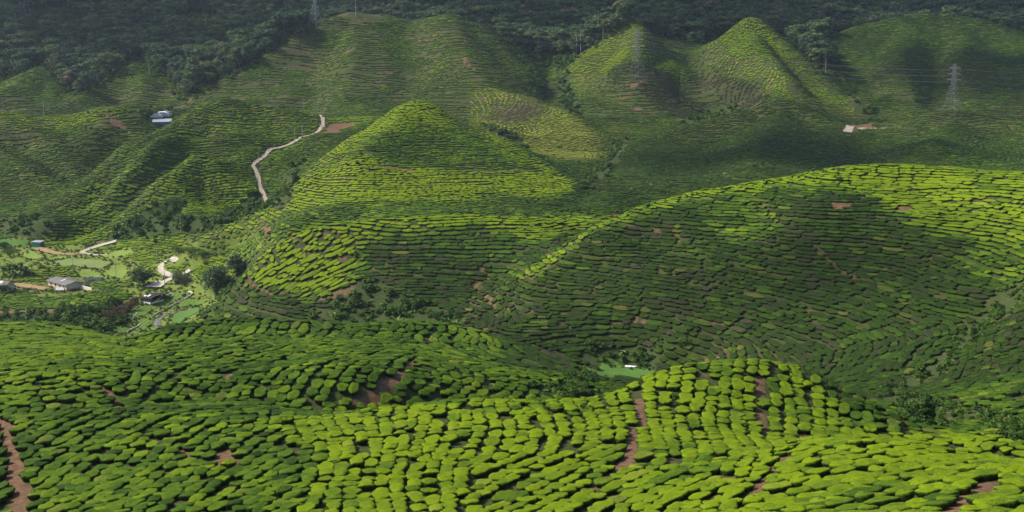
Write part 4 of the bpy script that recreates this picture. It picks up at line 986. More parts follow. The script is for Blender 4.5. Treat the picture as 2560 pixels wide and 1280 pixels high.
# undergrowth: too tangled to count
nearv = np.clip(DD / 330, .5, 1.6)
sx, sy = sample(np.where((SCRUB > .3) & inview & (Dl > 60) & (Dl < 1100), .26 * SCRUB / nearv ** 2, 0.))
szz = rng.uniform(.7, 1.9, len(sx)) * np.clip(sy / 330, .55, 1.5)
gx_, gy_ = sample(np.where((GRASS > .3) & inview & (~TEA), .20, 0.)); gs = rng.uniform(.25, 1.0, len(gx_))
ex, ey = sample(np.where(inview & (np.abs(blur(FOREST.astype(float), 3) - .5) < .45) & (Dl < 800), .03, 0.)); es = rng.uniform(1.6, 3.0, len(ex))
wx, wy = sample(np.where(inview & TEA & (SOILX < .2) & (Dl < 480), np.where(Dl < 170, .012, .006), 0.)); ws = rng.uniform(.35, .7, len(wx)) * np.clip(wy / 250, 1, 2)
vx, vy, vz_ = [], [], []                          # weeds along plot edges and road verges
for ln_, off in [(p + p[:1], 0.) for p in FPOLY] + [(wp_, wd * .5 + .7) for wp_, wd in ROADMASK[:7]]:
    for (x1, y1), (x2, y2) in zip(ln_[:-1], ln_[1:]):
        l_ = math.hypot(x2 - x1, y2 - y1) + 1e-6
        for q in range(int(l_ / .8) + (random.random() < l_ / .8 % 1)):
            f_ = random.random(); sd_ = random.choice((-1, 1)) * (off + abs(random.gauss(0, .7))); vx.append(x1 + (x2 - x1) * f_ - (y2 - y1) / l_ * sd_); vy.append(y1 + (y2 - y1) * f_ + (x2 - x1) / l_ * sd_); vz_.append(random.uniform(.2, .75))
ux = np.concatenate([sx, gx_, ex, wx]); uy = np.concatenate([sy, gy_, ey, wy]); usz = np.concatenate([szz, gs, es, ws]); nuu = len(ux)
bad = np.zeros(nuu, bool)
for wp_, wd in ROADMASK[:7]: bad |= segdist(wp_, ux, uy) < wd * .6 + usz * .7
for poly in FPOLY: bad |= inpoly(poly, ux, uy)
ux, uy, usz = np.concatenate([ux[~bad], vx]), np.concatenate([uy[~bad], vy]), np.concatenate([usz[~bad], vz_]); nuu = len(ux); uz = zg(ux, uy)
ui = rng.choice(6, nuu, p=[.26, .24, .16, .14, .12, .08]); ut = np.clip(.3 + .35 * fbm(ux / 18, uy / 18, 2) + rng.normal(0, .17, nuu) + .35 * near(GRASS, ux, uy), 0, 1)
print('undergrowth', nuu, 'forest', nf)
gn_scatter('undergrowth', np.stack([ux, uy, uz], 1), np.stack([rng.normal(0, .12, nuu), rng.normal(0, .12, nuu), rng.uniform(0, 6.28, nuu)], 1), usz[:, None] * np.stack([np.ones(nuu), np.ones(nuu), rng.uniform(.6, 1.1, nuu)], 1), ui, {'tint': ut}, SHRUBS + FERNS, 'tangled green undergrowth filling the gullies and field edges', 'undergrowth')
# single trees and shrubs one can point at
def single(name, px, py, R, Hh, mt, tin_, lab, cat, seed, nb=22, nl=46, ls=.55, trunk=.2, base=.25, parts=('trunk', 'crown')):
    h = hit(px, py); t = empty(name, h - Vector((0, 0, .1)), 0)
    trunk_mb(seed, Hh, Hh * base, R, trunk, 6).build(parts[0], m_bark2, t)
    V, Fc, rr = crown_data(seed, Hh, R, Hh * base * .6, nb, nl, ls); c_ = obj(parts[1], mesh(parts[1], V, Fc, [mt], {'rnd': rr}), t); c_['tint'] = tin_
    return tag(t, lab, cat)
single('broadleaf_tree', 350, 716, 5.2, 9.5, m_tree, .45, 'dark green tree standing above the black netted shed', 'tree', 601, 34, 70, .75, .2, .12)
single('broadleaf_tree', 545, 738, 7.5, 14, m_tree, .15, 'large dark tree at the foot of the bright green hill', 'tree', 602, 46, 70, .85, .35, .1)
single('broadleaf_tree', 592, 690, 5.0, 10, m_tree, .2, 'smaller dark tree higher up beside the large dark tree', 'tree', 603, 34, 70, .75, .3, .1)
single('spreading_tree', 452, 708, 5.8, 5.2, m_tree, .42, 'low spreading tree over the small wooden shed', 'tree', 604, 26, 56, .55, .2, .5)
for k, (px, py, R, Hh, tt, lab) in enumerate([(440, 638, 5.5, 5.0, .5, 'rounded light green shrub mass left of the road bend'), (478, 640, 5.5, 4.2, .35, 'dark leafy shrub mass between road bend and bright tea'), (505, 642, 3.6, 3.4, .5, 'small pale green shrub at the end of the shrub mass'), (345, 682, 3.6, 3.6, .75, 'yellow-green bush at the corner of the bright plot'), (372, 690, 3.6, 3.2, .8, 'yellowish bush between bright plot and looping road'), (2310, 1056, 2.3, 4.2, .12, 'dark leafy bush in the gully behind the bright knoll'), (1162, 815, 1.6, 3.0, .95, 'yellow-green bush on the far edge of the rounded mid hill'), (1440, 985, 2.6, 2.6, .45, 'wispy green shrub patch beside the valley field'), (8, 620, 3.5, 3.2, .15, 'dark round bush left of the teal shed'), (25, 640, 5.0, 4.0, .2, 'dark shrub between field and banana clump'), (1710, 862, 2.4, 2.2, .6, 'lone leafy bush among the tea above the valley field'), (6, 732, 3.6, 4.2, .1, 'dark bush in front of the house at the picture edge'), (430, 516, 4.6, 5.0, .3, 'dark leafy tree at the top of the scrub bank'), (395, 545, 5.2, 6.0, .2, 'broad dark tree in the middle of the scrub bank'), (345, 565, 5.0, 5.4, .18, 'dark tree at the lower end of the scrub bank'), (448, 560, 4.0, 6.5, .55, 'grey-green slender tree at the right of the scrub bank')]):
    single('shrub', px, py, R, Hh, m_shrub, tt, lab, 'shrub', 620 + k, 20, 46, .45 if Hh > 3 else .32, .12, .1, ('stem', 'foliage'))
for k, (px, py, R, Hh, lab) in enumerate([(272, 800, 4.5, 4.2, 'reddish brown dried brush at the lower edge of the thicket'), (300, 792, 5.0, 5.5, 'tallest reddish brown dried bush left of the grassy plots'), (322, 775, 4.2, 4.6, 'dried brown bush below the black netted shed'), (338, 758, 2.8, 3.0, 'small pinkish brown dead bush beside the black netted shed')]):
    single('dried_bush', px, py, R, Hh, m_brush, .3, lab, 'bush', 660 + k, 20, 40, .42, .12, .05, ('stem', 'foliage'))
# banana clump left of the house
for k, (px, py, l, lab) in enumerate([(8, 690, 5.6, 'leftmost banana plant of the clump at the picture edge'), (24, 686, 6.6, 'second banana plant of the clump behind the small house'), (40, 690, 7.0, 'tallest banana plant in the middle of the clump'), (52, 684, 6.4, 'banana plant just right of the clump middle'), (66, 690, 5.6, 'rightmost banana plant of the clump with drooping leaves'), (33, 696, 4.8, 'short banana plant at the front of the clump')]):
    h = hit(px, py); t = empty('banana_plant', h); mb = MB(); mb.tube([Vector((0, 0, -.3)), Vector((.1, 0, l * .3)), Vector((.2, .1, l * .55))], [.28, .24, .16], 8); mb.build('stem', m_bark2, t)
    for i in range(2):
        V, Fc, rr = fronds(700 + k * 3 + i, 12, l * .80, .15, .55 + .25 * i, 1.15 - .45 * i); V = V + [.2, .1, l * (.5 - .14 * i)]
        c_ = obj('leaf_crown', mesh('leaf_crown', V, Fc, [m_broad], {'rnd': rr}), t); c_['tint'] = .1 + .25 * random.random()
    tag(t, lab, 'banana plant', 'banana clump')
for k, (px, py, l, n, lab) in enumerate([(992, 812, 3.2, 16, 'spiky bright plant fanning up behind the rounded mid hill'), (90, 826, 2.6, 11, 'light green fern at the left of the thicket edge'), (205, 822, 3.6, 11, 'broad fern clump in the middle of the thicket edge'), (248, 826, 3.4, 10, 'large pale fern below the dried brush'), (232, 812, 3.0, 10, 'fern with bright fronds above the pale fern'), (2165, 985, 1.7, 9, 'broad-leaved plant at the edge of the bright knoll'), (165, 792, 4.2, 10, 'arching light green palm frond over the thicket')]):
    h = hit(px, py); V, Fc, rr = fronds(740 + k, n, l, .05 if k == 0 else .13, .35 if k == 0 else .7, 1.1 if k == 0 else .8); t = empty('fern' if k else 'spiky_plant', h)
    mb = MB(); mb.bar((0, 0, -.5), (0, 0, .35), .16, 6, .1); mb.build('stem', m_bark2, t); c_ = obj('fronds', mesh('fronds', V, Fc, [m_broad], {'rnd': rr}), t); c_['tint'] = .85 if k == 0 else .5
    tag(t, lab, 'plant')
# ------------------------------------------------------------------ buildings and other man-made things
m_cream = simple('cream_plaster', (.62, .56, .42), .85, .2, .8, .2, c2=(.50, .36, .22)); m_roof = simple('grey_corrugated_roof', (.17, .155, .15), .6, .3, .6, .3)
m_roofb = simple('brown_roof', (.13, .10, .085), .6, .3, .6, .3); m_white = simple('white_plastic', (.78, .78, .76), .5, .12, 1.5, .4); m_dark = simple('dark_opening', (.02, .018, .016), .8)
m_teal = simple('teal_sheet', (.03, .20, .15), .5, .2, 1.2, .4); m_tin = simple('tin_roof', (.38, .40, .42), .45, .2, .7, .4, .3); m_net = simple('black_netting', (.018, .018, .022), .8, .3, 2)
m_wood = simple('weathered_wood', (.22, .16, .11), .9, .3, 2); m_steel = simple('galvanised_steel', (.155, .165, .17), .6, .15, 1, .4, .3); m_blue = simple('blue_tarp', (.06, .12, .24), .5, .2, 1)
m_steel2 = simple('lightened_steel', (.28, .30, .31), .6, .15, 1, .3, .1)  # same steel painted lighter, to offset cloud shade on the far pylons
m_pipe = simple('weathered_white', (.52, .52, .49), .7, .25, 1.5)
m_grey = simple('grey_sheet', (.45, .46, .48), .6, .2, 1); m_wire = simple('cable_metal', (.15, .16, .17), .6, .1, 1); m_stone = simple('stream_stone', (.22, .21, .19), .9, .3, 1.2, .2); m_polewood = simple('pole_concrete', (.36, .34, .31), .9, .2, 1)
def house(name, C, A, Lx, Ly, hw, pitch, wallm, roofm, lab, windows=(), door=None, over=.6, sky=None, ridge='x', base=None, split=2):
    """C front corner, A heading of the wall that runs along local x; y runs into the picture"""
    t = empty(name, C, A)
    wl = MB(); e = .22
    rise = math.tan(pitch) * (Ly if ridge == 'mono' else Ly / 2)
    wl.box(0, Lx, 0, Ly, -1.0, hw)
    # gables
    for x in (0, Lx - .02):
        if ridge == 'mono': wl.add([(x, 0, hw), (x, Ly, hw), (x, Ly, hw + rise), (x + .02, 0, hw), (x + .02, Ly, hw), (x + .02, Ly, hw + rise)], [(0, 1, 2), (5, 4, 3), (0, 2, 5, 3)])
        else: wl.add([(x, 0, hw), (x, Ly, hw), (x, Ly / 2, hw + rise), (x + .02, 0, hw), (x + .02, Ly, hw), (x + .02, Ly / 2, hw + rise)], [(0, 1, 2), (5, 4, 3), (0, 2, 5, 3), (1, 4, 5, 2)])
    wl.build('wall', wallm, t)
    if base is not None:
        b = MB(); b.box(-.04, Lx + .04, -.04, Ly + .04, -1.0, .55); b.build('plinth', base, t)
    # corrugated roof sheets with real ridges
    def slope(y0, z0, y1, z1):
        n = int(Lx / .28); V = []; Fc = []
        for i in range(n + 1):
            x = -over + (Lx + 2 * over) * i / n; dz = .05 if i % 2 else 0
            V += [(x, y0, z0 + dz), (x, y1, z1 + dz), (x, y0, z0 + dz - .09), (x, y1, z1 + dz - .09)]
        for i in range(n):
            a = 4 * i; b = a + 4; Fc += [(a, b, b + 1, a + 1), (a + 2, a + 3, b + 3, b + 2), (a, a + 2, b + 2, b), (a + 1, b + 1, b + 3, a + 3)]
        Fc += [(0, 1, 3, 2), (4 * n, 4 * n + 2, 4 * n + 3, 4 * n + 1)]
        return V, Fc
    ov = over * math.tan(pitch); top = hw + rise + .12
    if ridge == 'mono':
        V, Fc = slope(-over, hw + .12 - ov, Ly + over, top + ov); r = obj('roof', mesh('roof', V, Fc, [roofm]), t)
    else:
        V, Fc = slope(-over, hw + .12 - ov, Ly / 2, top); r = obj('roof', mesh('roof', V, Fc, [roofm]), t)
        V2, F2 = slope(Ly + over, hw + .12 - ov, Ly / 2, top); obj('roof_back', mesh('roof_back', V2, F2, [roofm]), t)
        rc = MB(); rc.box(-over, Lx + over, Ly / 2 - .18, Ly / 2 + .18, top + .03, top + .14); rc.build('ridge_cap', roofm, r)
    if sky:
        x0, x1, f0, f1 = sky; s_ = MB(); ya, yb = f0 * Ly / 2, f1 * Ly / 2; za = hw + .12 + math.tan(pitch) * ya + .10; zb = hw + .12 + math.tan(pitch) * yb + .10
        s_.hexa([(x0, ya, za), (x1, ya, za), (x1, yb, zb), (x0, yb, zb), (x0, ya, za + .05), (x1, ya, za + .05), (x1, yb, zb + .05), (x0, yb, zb + .05)]); s_.build('skylight', m_white, r)
    for (x, z, ww, wh) in windows:
        fr = MB()
        for a in ((x - .1, x, z - .1, z + wh + .1), (x + ww, x + ww + .1, z - .1, z + wh + .1), (x, x + ww, z - .1, z), (x, x + ww, z + wh, z + wh + .1)): fr.box(a[0], a[1], -.08, .02, a[2], a[3])
        wobj = fr.build('window', m_wood, t); pn = MB(); pn.box(x, x + ww, -.02, .01, z, z + wh); pn.build('pane', m_dark, wobj)
    if door:
        x, ww, wh = door; d = MB(); d.box(x, x + ww, -.05, .02, -.1, wh); dd = d.build('door', m_wood, t); hd = MB(); hd.box(x + ww - .2, x + ww - .1, -.12, -.05, 1.0, 1.12); hd.build('handle', m_steel, dd)
    return tag(t, lab, 'house' if 'house' in name else 'shed')
C = hit(121, 714); C2_ = hit(166, 728); A = math.atan2(C2_.y - C.y, C2_.x - C.x); Lh = (C2_ - C).length
house('farmhouse', Vector((C.x, C.y, C2_.z + .2)), A, Lh, 8.6, 2.75, math.radians(13), m_cream, m_roof, 'cream farmhouse with grey corrugated roof in front of the bright plots',
      [(2.2, 1.0, .9, 1.0), (6.3, 1.0, .9, 1.0), (14.0, 1.0, .9, 1.0)], (10.2, 1.1, 2.1), .8, sky=(8.6, 9.2, .35, 1.0), base=simple('stained_plinth', (.42, .24, .12), .9, .2, 1))
h = hit(3, 730); house('small_house', Vector((h.x - 9.5, h.y + 1.5, h.z)), math.radians(-10), 12.0, 7.0, 3.2, math.radians(22), m_cream, m_roofb, 'cream house with brown roof and skylight cut by the picture edge',
      [(9.0, 1.2, 1, 1)], None, .7, sky=(7.0, 9.5, .3, .8))
h = hit(80, 617.5); house('teal_shed', h, math.radians(-14), 5.0, 3.4, 2.6, math.radians(6), m_teal, m_tin, 'teal sheet-metal shed with pale tin roof beside the dirt track', [], (3.4, .9, 1.9), .35, ridge='mono')
h = hit(436, 713); house('wooden_shed', h, math.radians(-4), 7.5, 4.0, 2.3, math.radians(8), m_wood, m_roofb, 'brown wooden shed half hidden under the spreading tree', [(1.0, .8, 1.2, .8)], (4.0, 1.2, 1.9), .4, ridge='mono')
# black netted shed: posts, net roof, white plastic skirts
h = hit(352, 757); t = empty('netted_shed', h, math.radians(-28)); Wd, Ln = 6.0, 13.0
for (x, y, z) in ((0, 0, 2.2), (Wd, 0, 2.2), (0, Ln / 2, 3.0), (Wd, Ln / 2, 3.0), (0, Ln, 2.6), (Wd, Ln, 2.6)):
    b = MB(); b.bar((x, y, -.6), (x, y, z), .09, 6); b.build('post', m_wood, t)
V = []; Fc = []
for i in range(9):
    for j in range(13):
        x, y = Wd * i / 8, Ln * j / 12; V.append((x - .2, y, 2.35 + .75 * math.sin(PI * min(1, j / 12 * 1.1)) - .22 * abs(math.sin(PI * i / 4)) * abs(math.sin(PI * j / 6)) + .05 * math.sin(i * 3 + j * 5)))
Fc = [(i * 13 + j, i * 13 + j + 1, (i + 1) * 13 + j + 1, (i + 1) * 13 + j) for i in range(8) for j in range(12)]
o = obj('net_roof', mesh('net_roof', V, Fc, [m_net]), t); sd = o.modifiers.new('thick', 'SOLIDIFY'); sd.thickness = .06
for nm, bxs, mm in (('side_net', (-.15, -.05, .3, Ln - .3, .2, 2.2), m_net), ('front_net', (.1, Wd - .3, -.1, 0, .9, 2.2), m_net), ('plastic_skirt', (Wd + .05, Wd + .15, .3, Ln * .6, 0, .7), m_white), ('front_skirt', (.2, Wd, -.2, -.12, -.1, .8), m_white), ('back_plastic', (Wd - 1.5, Wd + .2, Ln - .1, Ln, .8, 2.6), m_white)):
    b = MB(); b.box(*bxs); b.build(nm, mm, t)
for k, (x, y) in enumerate(((.6, 1.2), (2.2, 1.6), (1.5, 3.0))):
    b = MB(); b.hexa([(x, y, 2.78), (x + 1.1, y + .2, 2.8), (x + .9, y + 1.2, 3.1), (x - .1, y + .9, 3.05), (x, y, 2.86), (x + 1.1, y + .2, 2.88), (x + .9, y + 1.2, 3.18), (x - .1, y + .9, 3.13)]); b.build('plastic_patch', m_white, t)
tag(t, 'black netted shed with white plastic skirts by the grassy plots', 'shed')
# concrete yard
ribbon('concrete_yard', [(378,711),(395,713),(412,712)], 7.5, m_conc, lift=.24)
# wall and pale netting frame beside the farmhouse
a = hit(199, 722); b_ = hit(229, 728); t = empty('boundary_wall', a, math.atan2(b_.y - a.y, b_.x - a.x)); ln_ = (b_ - a).length; m_ = MB(); m_.box(0, ln_, 0, .2, -.8, 1.7); m_.build('wall_body', m_cream, t); m_ = MB(); m_.box(-.05, ln_ + .05, -.06, .26, 1.7, 1.85); m_.build('coping', m_white, t)
tag(t, 'low cream boundary wall running right from the farmhouse', 'wall')
a = hit(206, 709); t = empty('netting_frame', a, math.radians(4))
for x in (0, 3, 6, 9):
    for y in (0, 4): m_ = MB(); m_.bar((x, y, -.4), (x, y, 2.2), .06, 5); m_.build('post', m_steel, t)
for y in (0, 4): m_ = MB(); m_.bar((0, y, 2.2), (9, y, 2.2), .05, 5); m_.build('rail', m_steel, t)
for x in (0, 3, 6, 9): m_ = MB(); m_.bar((x, 0, 2.2), (x, 4, 2.2), .05, 5); m_.build('crossbar', m_steel, t)
m_ = MB(); m_.box(.1, 8.9, 3.95, 4.05, .1, 2.1); m_.build('back_sheet', m_grey, t)
tag(t, 'open steel netting frame behind the cream boundary wall', 'frame')
# odds and ends in the yard
def sheet(name, px, py, lx, ly, hz, mm, rz, lab, tilt=.15):
    h = hit(px, py); t = empty(name, h, rz)
    m_ = MB(); m_.hexa([(0, 0, hz), (lx, 0, hz), (lx, ly, hz + tilt * ly), (0, ly, hz + tilt * ly), (0, 0, hz + .07), (lx, 0, hz + .07), (lx, ly, hz + tilt * ly + .07), (0, ly, hz + tilt * ly + .07)]); m_.build('panel', mm, t)
    for x in (.1, lx - .1):
        for y, z in ((.1, hz), (ly - .1, hz + tilt * ly)): m_ = MB(); m_.bar((x, y, -.3), (x, y, z), .05, 5); m_.build('prop', m_wood, t)
    return tag(t, lab, 'panel')
sheet('tin_lean_to', 139, 731, 3.6, 2.6, .9, m_grey, .3, 'pale tin lean-to in front of the farmhouse corner', .3)
#sheet('tin_lean_to', 102, 724, 4.2, 2.0, .5, m_grey, -.1, 'low grey sheet on props left of the farmhouse', .1)
#sheet('tin_lean_to', 262, 703, 2.8, 1.8, .4, m_white, .1, 'small white sheet at the lower edge of the bright plots', .15)
#sheet('tin_lean_to', 313, 700, 3.6, 2.2, .5, m_white, .5, 'pale sheet beside the dark tree near the plots', .2)
#sheet('tin_lean_to', 174, 642, 2.2, 1.6, .5, m_white, .2, 'white sheet on the grass below the road fork', .25)
#sheet('tin_lean_to', 416, 729, 2.0, 1.4, .7, m_white, .0, 'small white sheet on the track by the wooden shed', .2)
def crate(px, py, a, lab):
    h = hit(px, py); t = empty('low_bench', h, random.uniform(-.2, .3)); m_ = MB(); m_.box(0, a, 0, .7, .55, .7); m_.build('top', m_wood, t)
    for x in (.15, a - .15): m_ = MB(); m_.box(x - .1, x + .1, .1, .6, -.3, .55); m_.build('leg', m_wood, t)
    tag(t, lab, 'bench')
crate(70, 724, 4.0, 'long brown bench in the yard between the two houses'); crate(30, 731, 4.5, 'brown bench beside the house at the picture edge')
# white covered trough on the valley field
h = hit(1562, 917); t = empty('field_trough', h, math.radians(-16)); V = []; Fc = []
for i in range(13):
    for k in range(8):
        a = PI * k / 7; r = .42 * (1 + .08 * math.sin(i * 1.7)) * (1 if 0 < i < 12 else .6); V.append((i * .34, -math.cos(a) * r * .9, math.sin(a) * r + .1))
Fc = [(i * 8 + k, i * 8 + k + 1, (i + 1) * 8 + k + 1, (i + 1) * 8 + k) for i in range(12) for k in range(7)] + [tuple(range(8)), tuple(range(96, 104))[::-1]]
obj('cover', mesh('cover', V, Fc, [m_white], smooth=True), t); m_ = MB(); m_.box(.1, 4.0, .15, .6, 0, .55); m_.build('trough_body', m_dark, t)
tag(t, 'long white covered trough lying at the edge of the valley field', 'trough')
# pipes and log
def pipe(name, pix, r, mm, lab, cat, lift=.35, piece=None):
    c = smooth_line([hit(*p) for p in pix], 2.5); m_ = MB(); pts = [Vector((p.x, p.y, float(zg(p.x, p.y)) + lift)) for p in c]; m_.tube(pts, [r * (1 + .15 * math.sin(i * 2.1)) for i in range(len(pts))], 8)
    o = m_.build(name, mm, smooth=False); return tag(o, lab, cat)
pipe('water_pipe', [(472,731),(482,735),(470,744),(447,756)], 0.32, m_pipe, 'white water pipe bending across the grassy plots', 'pipe')
pipe('water_pipe', [(445,757),(425,768),(402,780),(382,792)], .26, m_grey, 'thin grey pipe running down beside the stream', 'pipe')
pipe('fallen_log', [(317,833),(330,824),(345,817),(351,811)], .34, m_pipe, 'bleached white log lying beside the lower plots', 'log', .25)
pipe('drain_pipe', [(330,800),(338,790),(343,784)], .14, m_white, 'short thin white pipe below the dried brush', 'pipe')
# stones of the stream bed
V = []; Fc = []; rs = np.random.RandomState(5); sp_ = smooth_line([tuple(hit(*p)) for p in [(480,768),(450,776),(425,785),(400,795),(392,808),(402,820),(398,828)]], 1.0)
for p in sp_:
    for q in range(2):
        x, y = p.x + rs.normal() * 1.3, p.y + rs.normal() * 1.3; r = rs.uniform(.12, .38); z = float(zg(x, y)); b = len(V)
        for a in range(6): V.append((x + r * math.cos(a * 1.047) * rs.uniform(.7, 1.1), y + r * math.sin(a * 1.047) * rs.uniform(.7, 1.1), z + .02))
        for a in range(6): V.append((x + .6 * r * math.cos(a * 1.047), y + .6 * r * math.sin(a * 1.047), z + r * rs.uniform(.6, .9)))
        Fc += [(b + a, b + (a + 1) % 6, b + 6 + (a + 1) % 6, b + 6 + a) for a in range(6)] + [tuple(b + 6 + a for a in range(6))]
tag(obj('stream_stones', mesh('stream_stones', V, Fc, [m_stone])), 'grey stones scattered along the stream bed', 'stones', kind='stuff')
# far farm: plastic tunnels and blue-fronted greenhouse
for k, (px, py, lx, ly, hz, rz, lab) in enumerate([(372, 293, 9, 6, 2.6, .2, 'leftmost white plastic tunnel of the far farm'), (386, 290, 10, 7, 3.0, .25, 'middle white plastic tunnel of the far farm'), (402, 288, 9, 8, 3.4, .3, 'grey-white plastic tunnel at the right of the far farm')]):
    h = hit(px, py, 700); t = empty('plastic_tunnel', h, rz); V = []; n = 10
    for i in range(7):
        for q in range(n): a = PI * q / (n - 1); V.append((lx * (.5 - .5 * math.cos(a)), ly * i / 6, hz * math.sin(a) * (1 - .06 * (i % 2)) - .3))
    Fc = [(i * n + q, i * n + q + 1, (i + 1) * n + q + 1, (i + 1) * n + q) for i in range(6) for q in range(n - 1)]
    o = obj('plastic_cover', mesh('plastic_cover', V, Fc, [m_white if k < 2 else m_grey], smooth=True), t); sd = o.modifiers.new('thick', 'SOLIDIFY'); sd.thickness = .05
    m_ = MB(); m_.add([(lx * (.5 - .5 * math.cos(PI * q / (n - 1))), .02, hz * math.sin(PI * q / (n - 1)) - .3) for q in range(n)], [tuple(range(n))]); m_.build('end_panel', m_grey, t)
    tag(t, lab, 'greenhouse')
h = hit(383, 316, 700); house('greenhouse_shed', Vector((h.x, h.y, h.z - .3)), math.radians(14), 11.5, 9.0, 3.2, math.radians(9), m_blue, m_tin, 'blue-fronted shed with pale tin roof below the plastic tunnels', [], (2, 1.4, 2.0), .4, ridge='mono')
# utility poles
for px, py, ht, lab in [(291, 704, 8.5, 'dark utility pole in front of the bright plots'), (184, 682, 7, 'utility pole with small lamp between the plots and farmhouse'), (412, 712, 9, 'utility pole beside the concrete yard'), (421, 656, 6, 'utility pole inside the upper road bend'), (393, 651, 7.5, 'utility pole left of the upper road bend'), (452, 580, 9, 'pale utility pole at the foot of the scrub bank'), (646, 466, 9, 'utility pole beside the valley road below the spur'), (648, 416, 7, 'utility pole at the lower hairpin of the winding road'), (756, 342, 8, 'utility pole above the middle of the winding road'), (737, 356, 8, 'utility pole just left of the middle of the winding road'), (795, 280, 8, 'utility pole at the top end of the winding road'), (812, 279, 8, 'utility pole on the saddle right of the winding road'), (760, 272, 8, 'utility pole on the ridge left of the winding road top'), (110, 292, 8, 'pale post on the ridge of the far left hill'), (8, 276, 9, 'utility pole at the picture edge behind the far left hill')]:
    h = hit(px, py); t = empty('utility_pole', h, random.uniform(-.6, .6)); b = MB(); b.bar((0, 0, -.8), (0, 0, ht), .17, 8, .11); b.build('pole', m_polewood, t)
    b = MB(); b.box(-.8, .8, -.06, .06, ht - .5, ht - .36); ca = b.build('crossarm', m_wood, t)
    for x in (-.7, 0, .7): b = MB(); b.bar((x, 0, ht - .36), (x, 0, ht - .16), .06, 6); b.build('insulator', m_white, ca)
    tag(t, lab, 'utility pole', 'utility poles along the road')
# lattice pylons and their cables
def pylon(base, Hh, w0, rz, lab, m_steel=m_steel):
    t = empty('pylon', base, rz); wt = w0 * .17
    def wz(z): k = z / Hh; return (w0 * (1 - k / .62) + wt * 1.35 * (k / .62)) / 2 if k < .62 else (wt * 1.35 + (wt - wt * 1.35) * (k - .62) / .38) / 2
    lv = [0, .16, .30, .42, .52, .62, .70, .78, .86, .93, 1.0]; cn = ((-1, -1), (1, -1), (1, 1), (-1, 1))
    for sx, sy in cn:
        m_ = MB()
        for a, b in zip(lv[:-1], lv[1:]):
            m_.bar((sx * wz(a * Hh), sy * wz(a * Hh), a * Hh - (2.5 if a == 0 else 0)), (sx * wz(b * Hh), sy * wz(b * Hh), b * Hh), .15 if a < .6 else .12, 4)
        m_.build('leg', m_steel, t)
    br = MB()
    for a, b in zip(lv[:-1], lv[1:]):
        za, zb, wa, wb = a * Hh, b * Hh, wz(a * Hh), wz(b * Hh)
        for k in range(4):
            (x0, y0), (x1, y1) = cn[k], cn[(k + 1) % 4]
            br.bar((x0 * wa, y0 * wa, za), (x1 * wb, y1 * wb, zb), .055, 3); br.bar((x1 * wa, y1 * wa, za), (x0 * wb, y0 * wb, zb), .055, 3); br.bar((x0 * wb, y0 * wb, zb), (x1 * wb, y1 * wb, zb), .055, 3)
    br.build('bracing', m_steel, t)
    arms = []
    for k, (z, l) in enumerate(((.68, w0 * .50), (.80, w0 * .46), (.92, w0 * .42))):
        m_ = MB(); zz = z * Hh; ww = wz(zz)
        for sx in (-1, 1):
            tip = (sx * l, 0, zz + .4)
            for sy in (-1, 1): m_.bar((sx * ww, sy * ww, zz), tip, .11, 4); m_.bar((sx * ww, sy * ww, zz + 1.3), tip, .08, 4)
            arms.append((tip[0], zz - 1.2))
        ao = m_.build('crossarm', m_steel, t)
        for sx in (-1, 1): i_ = MB(); i_.bar((sx * l, 0, zz + .4), (sx * l, 0, zz - 1.2), .10, 6); i_.build('insulator', m_steel, ao)
    pk = MB(); pk.bar((0, 0, Hh - .2), (0, 0, Hh + 1.5), .1, 4); pk.build('peak', m_steel, t)
    tag(t, lab, 'pylon', 'power line pylons')
    return [Vector((base.x + x * math.cos(rz), base.y + x * math.sin(rz), base.z + z)) for x, z in arms]
PB = [(hit(62, 40, 900), 42, 12, -.3, 'hazy lattice pylon behind the forest clearing at the upper left'), (hit(412, 46, 900), 34, 9, -.2, 'faint slim pylon above the second forest clearing'), (hit(789, 62), 34, 9.5, -.5, 'steel lattice pylon on the left shoulder of the big hill'), (hit(1592, 208), 44, 12.5, -.7, 'tall lattice pylon in front of the bright peaked hill'), (hit(2380, 284), 35, 11, -.9, 'lattice pylon standing on the ridge at the right'), (Vector((760, 760, 130)), 40, 11, -1.0, None)]
TIP = []
for b_, hh_, w0, rz, lab in PB:
    if lab: TIP.append(pylon(b_, hh_, w0, rz, lab, m_steel if b_.y < 1050 else m_steel2))
    else: TIP.append([b_ + Vector((s_ * 4, 0, z)) for z in (27, 32, 37) for s_ in (-1, 1)])
spn = ['from the forest pylon to the slim pylon', 'from the slim pylon to the shoulder pylon', 'from the shoulder pylon to the tall pylon', 'from the tall pylon to the ridge pylon', 'from the ridge pylon out of the picture']
for s_ in range(5):
    for k in range(6):
        a, b = TIP[s_][k], TIP[s_ + 1][k]; m_ = MB(); n = 20; sag = (b - a).length * .028
        pts = [a.lerp(b, i / n) - Vector((0, 0, sag * 4 * (i / n) * (1 - i / n))) for i in range(n + 1)]; m_.tube(pts, [.026] * (n + 1), 3)
        o = m_.build('power_cable', m_wire); tag(o, '%s %s power cable running %s' % (('lower', 'middle', 'upper')[k // 2], ('near-side', 'far-side')[k % 2], spn[s_]), 'cable', 'power cables')
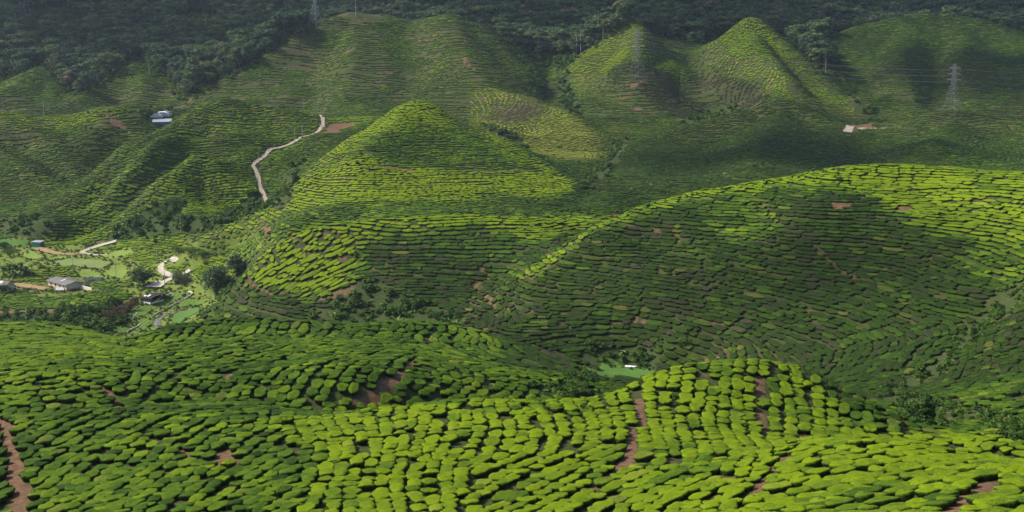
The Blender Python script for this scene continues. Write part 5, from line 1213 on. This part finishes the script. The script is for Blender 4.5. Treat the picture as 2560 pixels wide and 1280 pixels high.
# ------------------------------------------------------------------ haze in the air
hm = bpy.data.materials.new('haze'); hm.use_nodes = True; nt = hm.node_tree
for n_2 in list(nt.nodes):
    if n_2.bl_idname == 'ShaderNodeBsdfPrincipled': nt.nodes.remove(n_2)
pv = nt.nodes.new('ShaderNodeVolumePrincipled'); pv.inputs['Color'].default_value = (.66, .80, 1.0, 1); pv.inputs['Density'].default_value = HAZE; pv.inputs['Anisotropy'].default_value = .2
nt.links.new(pv.outputs[0], nt.nodes['Material Output'].inputs['Volume'])
mb = MB(); mb.box(-3000, 3000, -120, 3200, float(ZZ.min()) - 1.5, float(ZZ.max()) + 60); hz = mb.build('haze', hm); tag(hz, kind='stuff'); hz['label'] = 'thin bluish haze in the air over the valley'; hz['category'] = 'haze'

# ------------------------------------------------------------------ broken cloud over the valley (above the haze, out of the picture)
cm_, nt, bs = mat('cloud'); bs.inputs['Base Color'].default_value = (.9, .9, .9, 1); bs.inputs['Roughness'].default_value = 1; bs.inputs['Specular IOR Level'].default_value = 0
def cloud(gx_, gy_, rx, ry, seed, t=700.):
    """a bank of cumulus whose shade falls on the ground round (gx_, gy_)"""
    rs = np.random.RandomState(seed); c0 = Vector((gx_, gy_, float(zg(gx_, gy_)))) + SUN * t; V = []; Fc = []
    for b in range(16):
        a = rs.uniform(0, 2 * PI); q = math.sqrt(rs.rand()) * .8; cx, cy_ = q * rx * math.cos(a), q * ry * math.sin(a); r = rs.uniform(.22, .42); base = len(V); n, k = 14, 7
        for i in range(k + 1):
            e = -PI / 2 + PI * i / k
            for j in range(n):
                f = 2 * PI * j / n; s_ = 1 + .12 * math.sin(5 * f + b) * math.cos(e) + .08 * math.sin(7 * e + b * 2 + f)
                V.append((c0.x + cx + r * rx * math.cos(e) * math.cos(f) * s_, c0.y + cy_ + r * ry * math.cos(e) * math.sin(f) * s_, c0.z + (r * 70 * math.sin(e) * (1.3 if e > 0 else .35)) * s_))
        for i in range(k):
            for j in range(n): Fc.append((base + i * n + j, base + i * n + (j + 1) % n, base + (i + 1) * n + (j + 1) % n, base + (i + 1) * n + j))
    o = obj('cloud', mesh('cloud', V, np.array(Fc), [cm_], smooth=True)); tag(o, kind='structure')
for a in CLOUDS: cloud(*a)
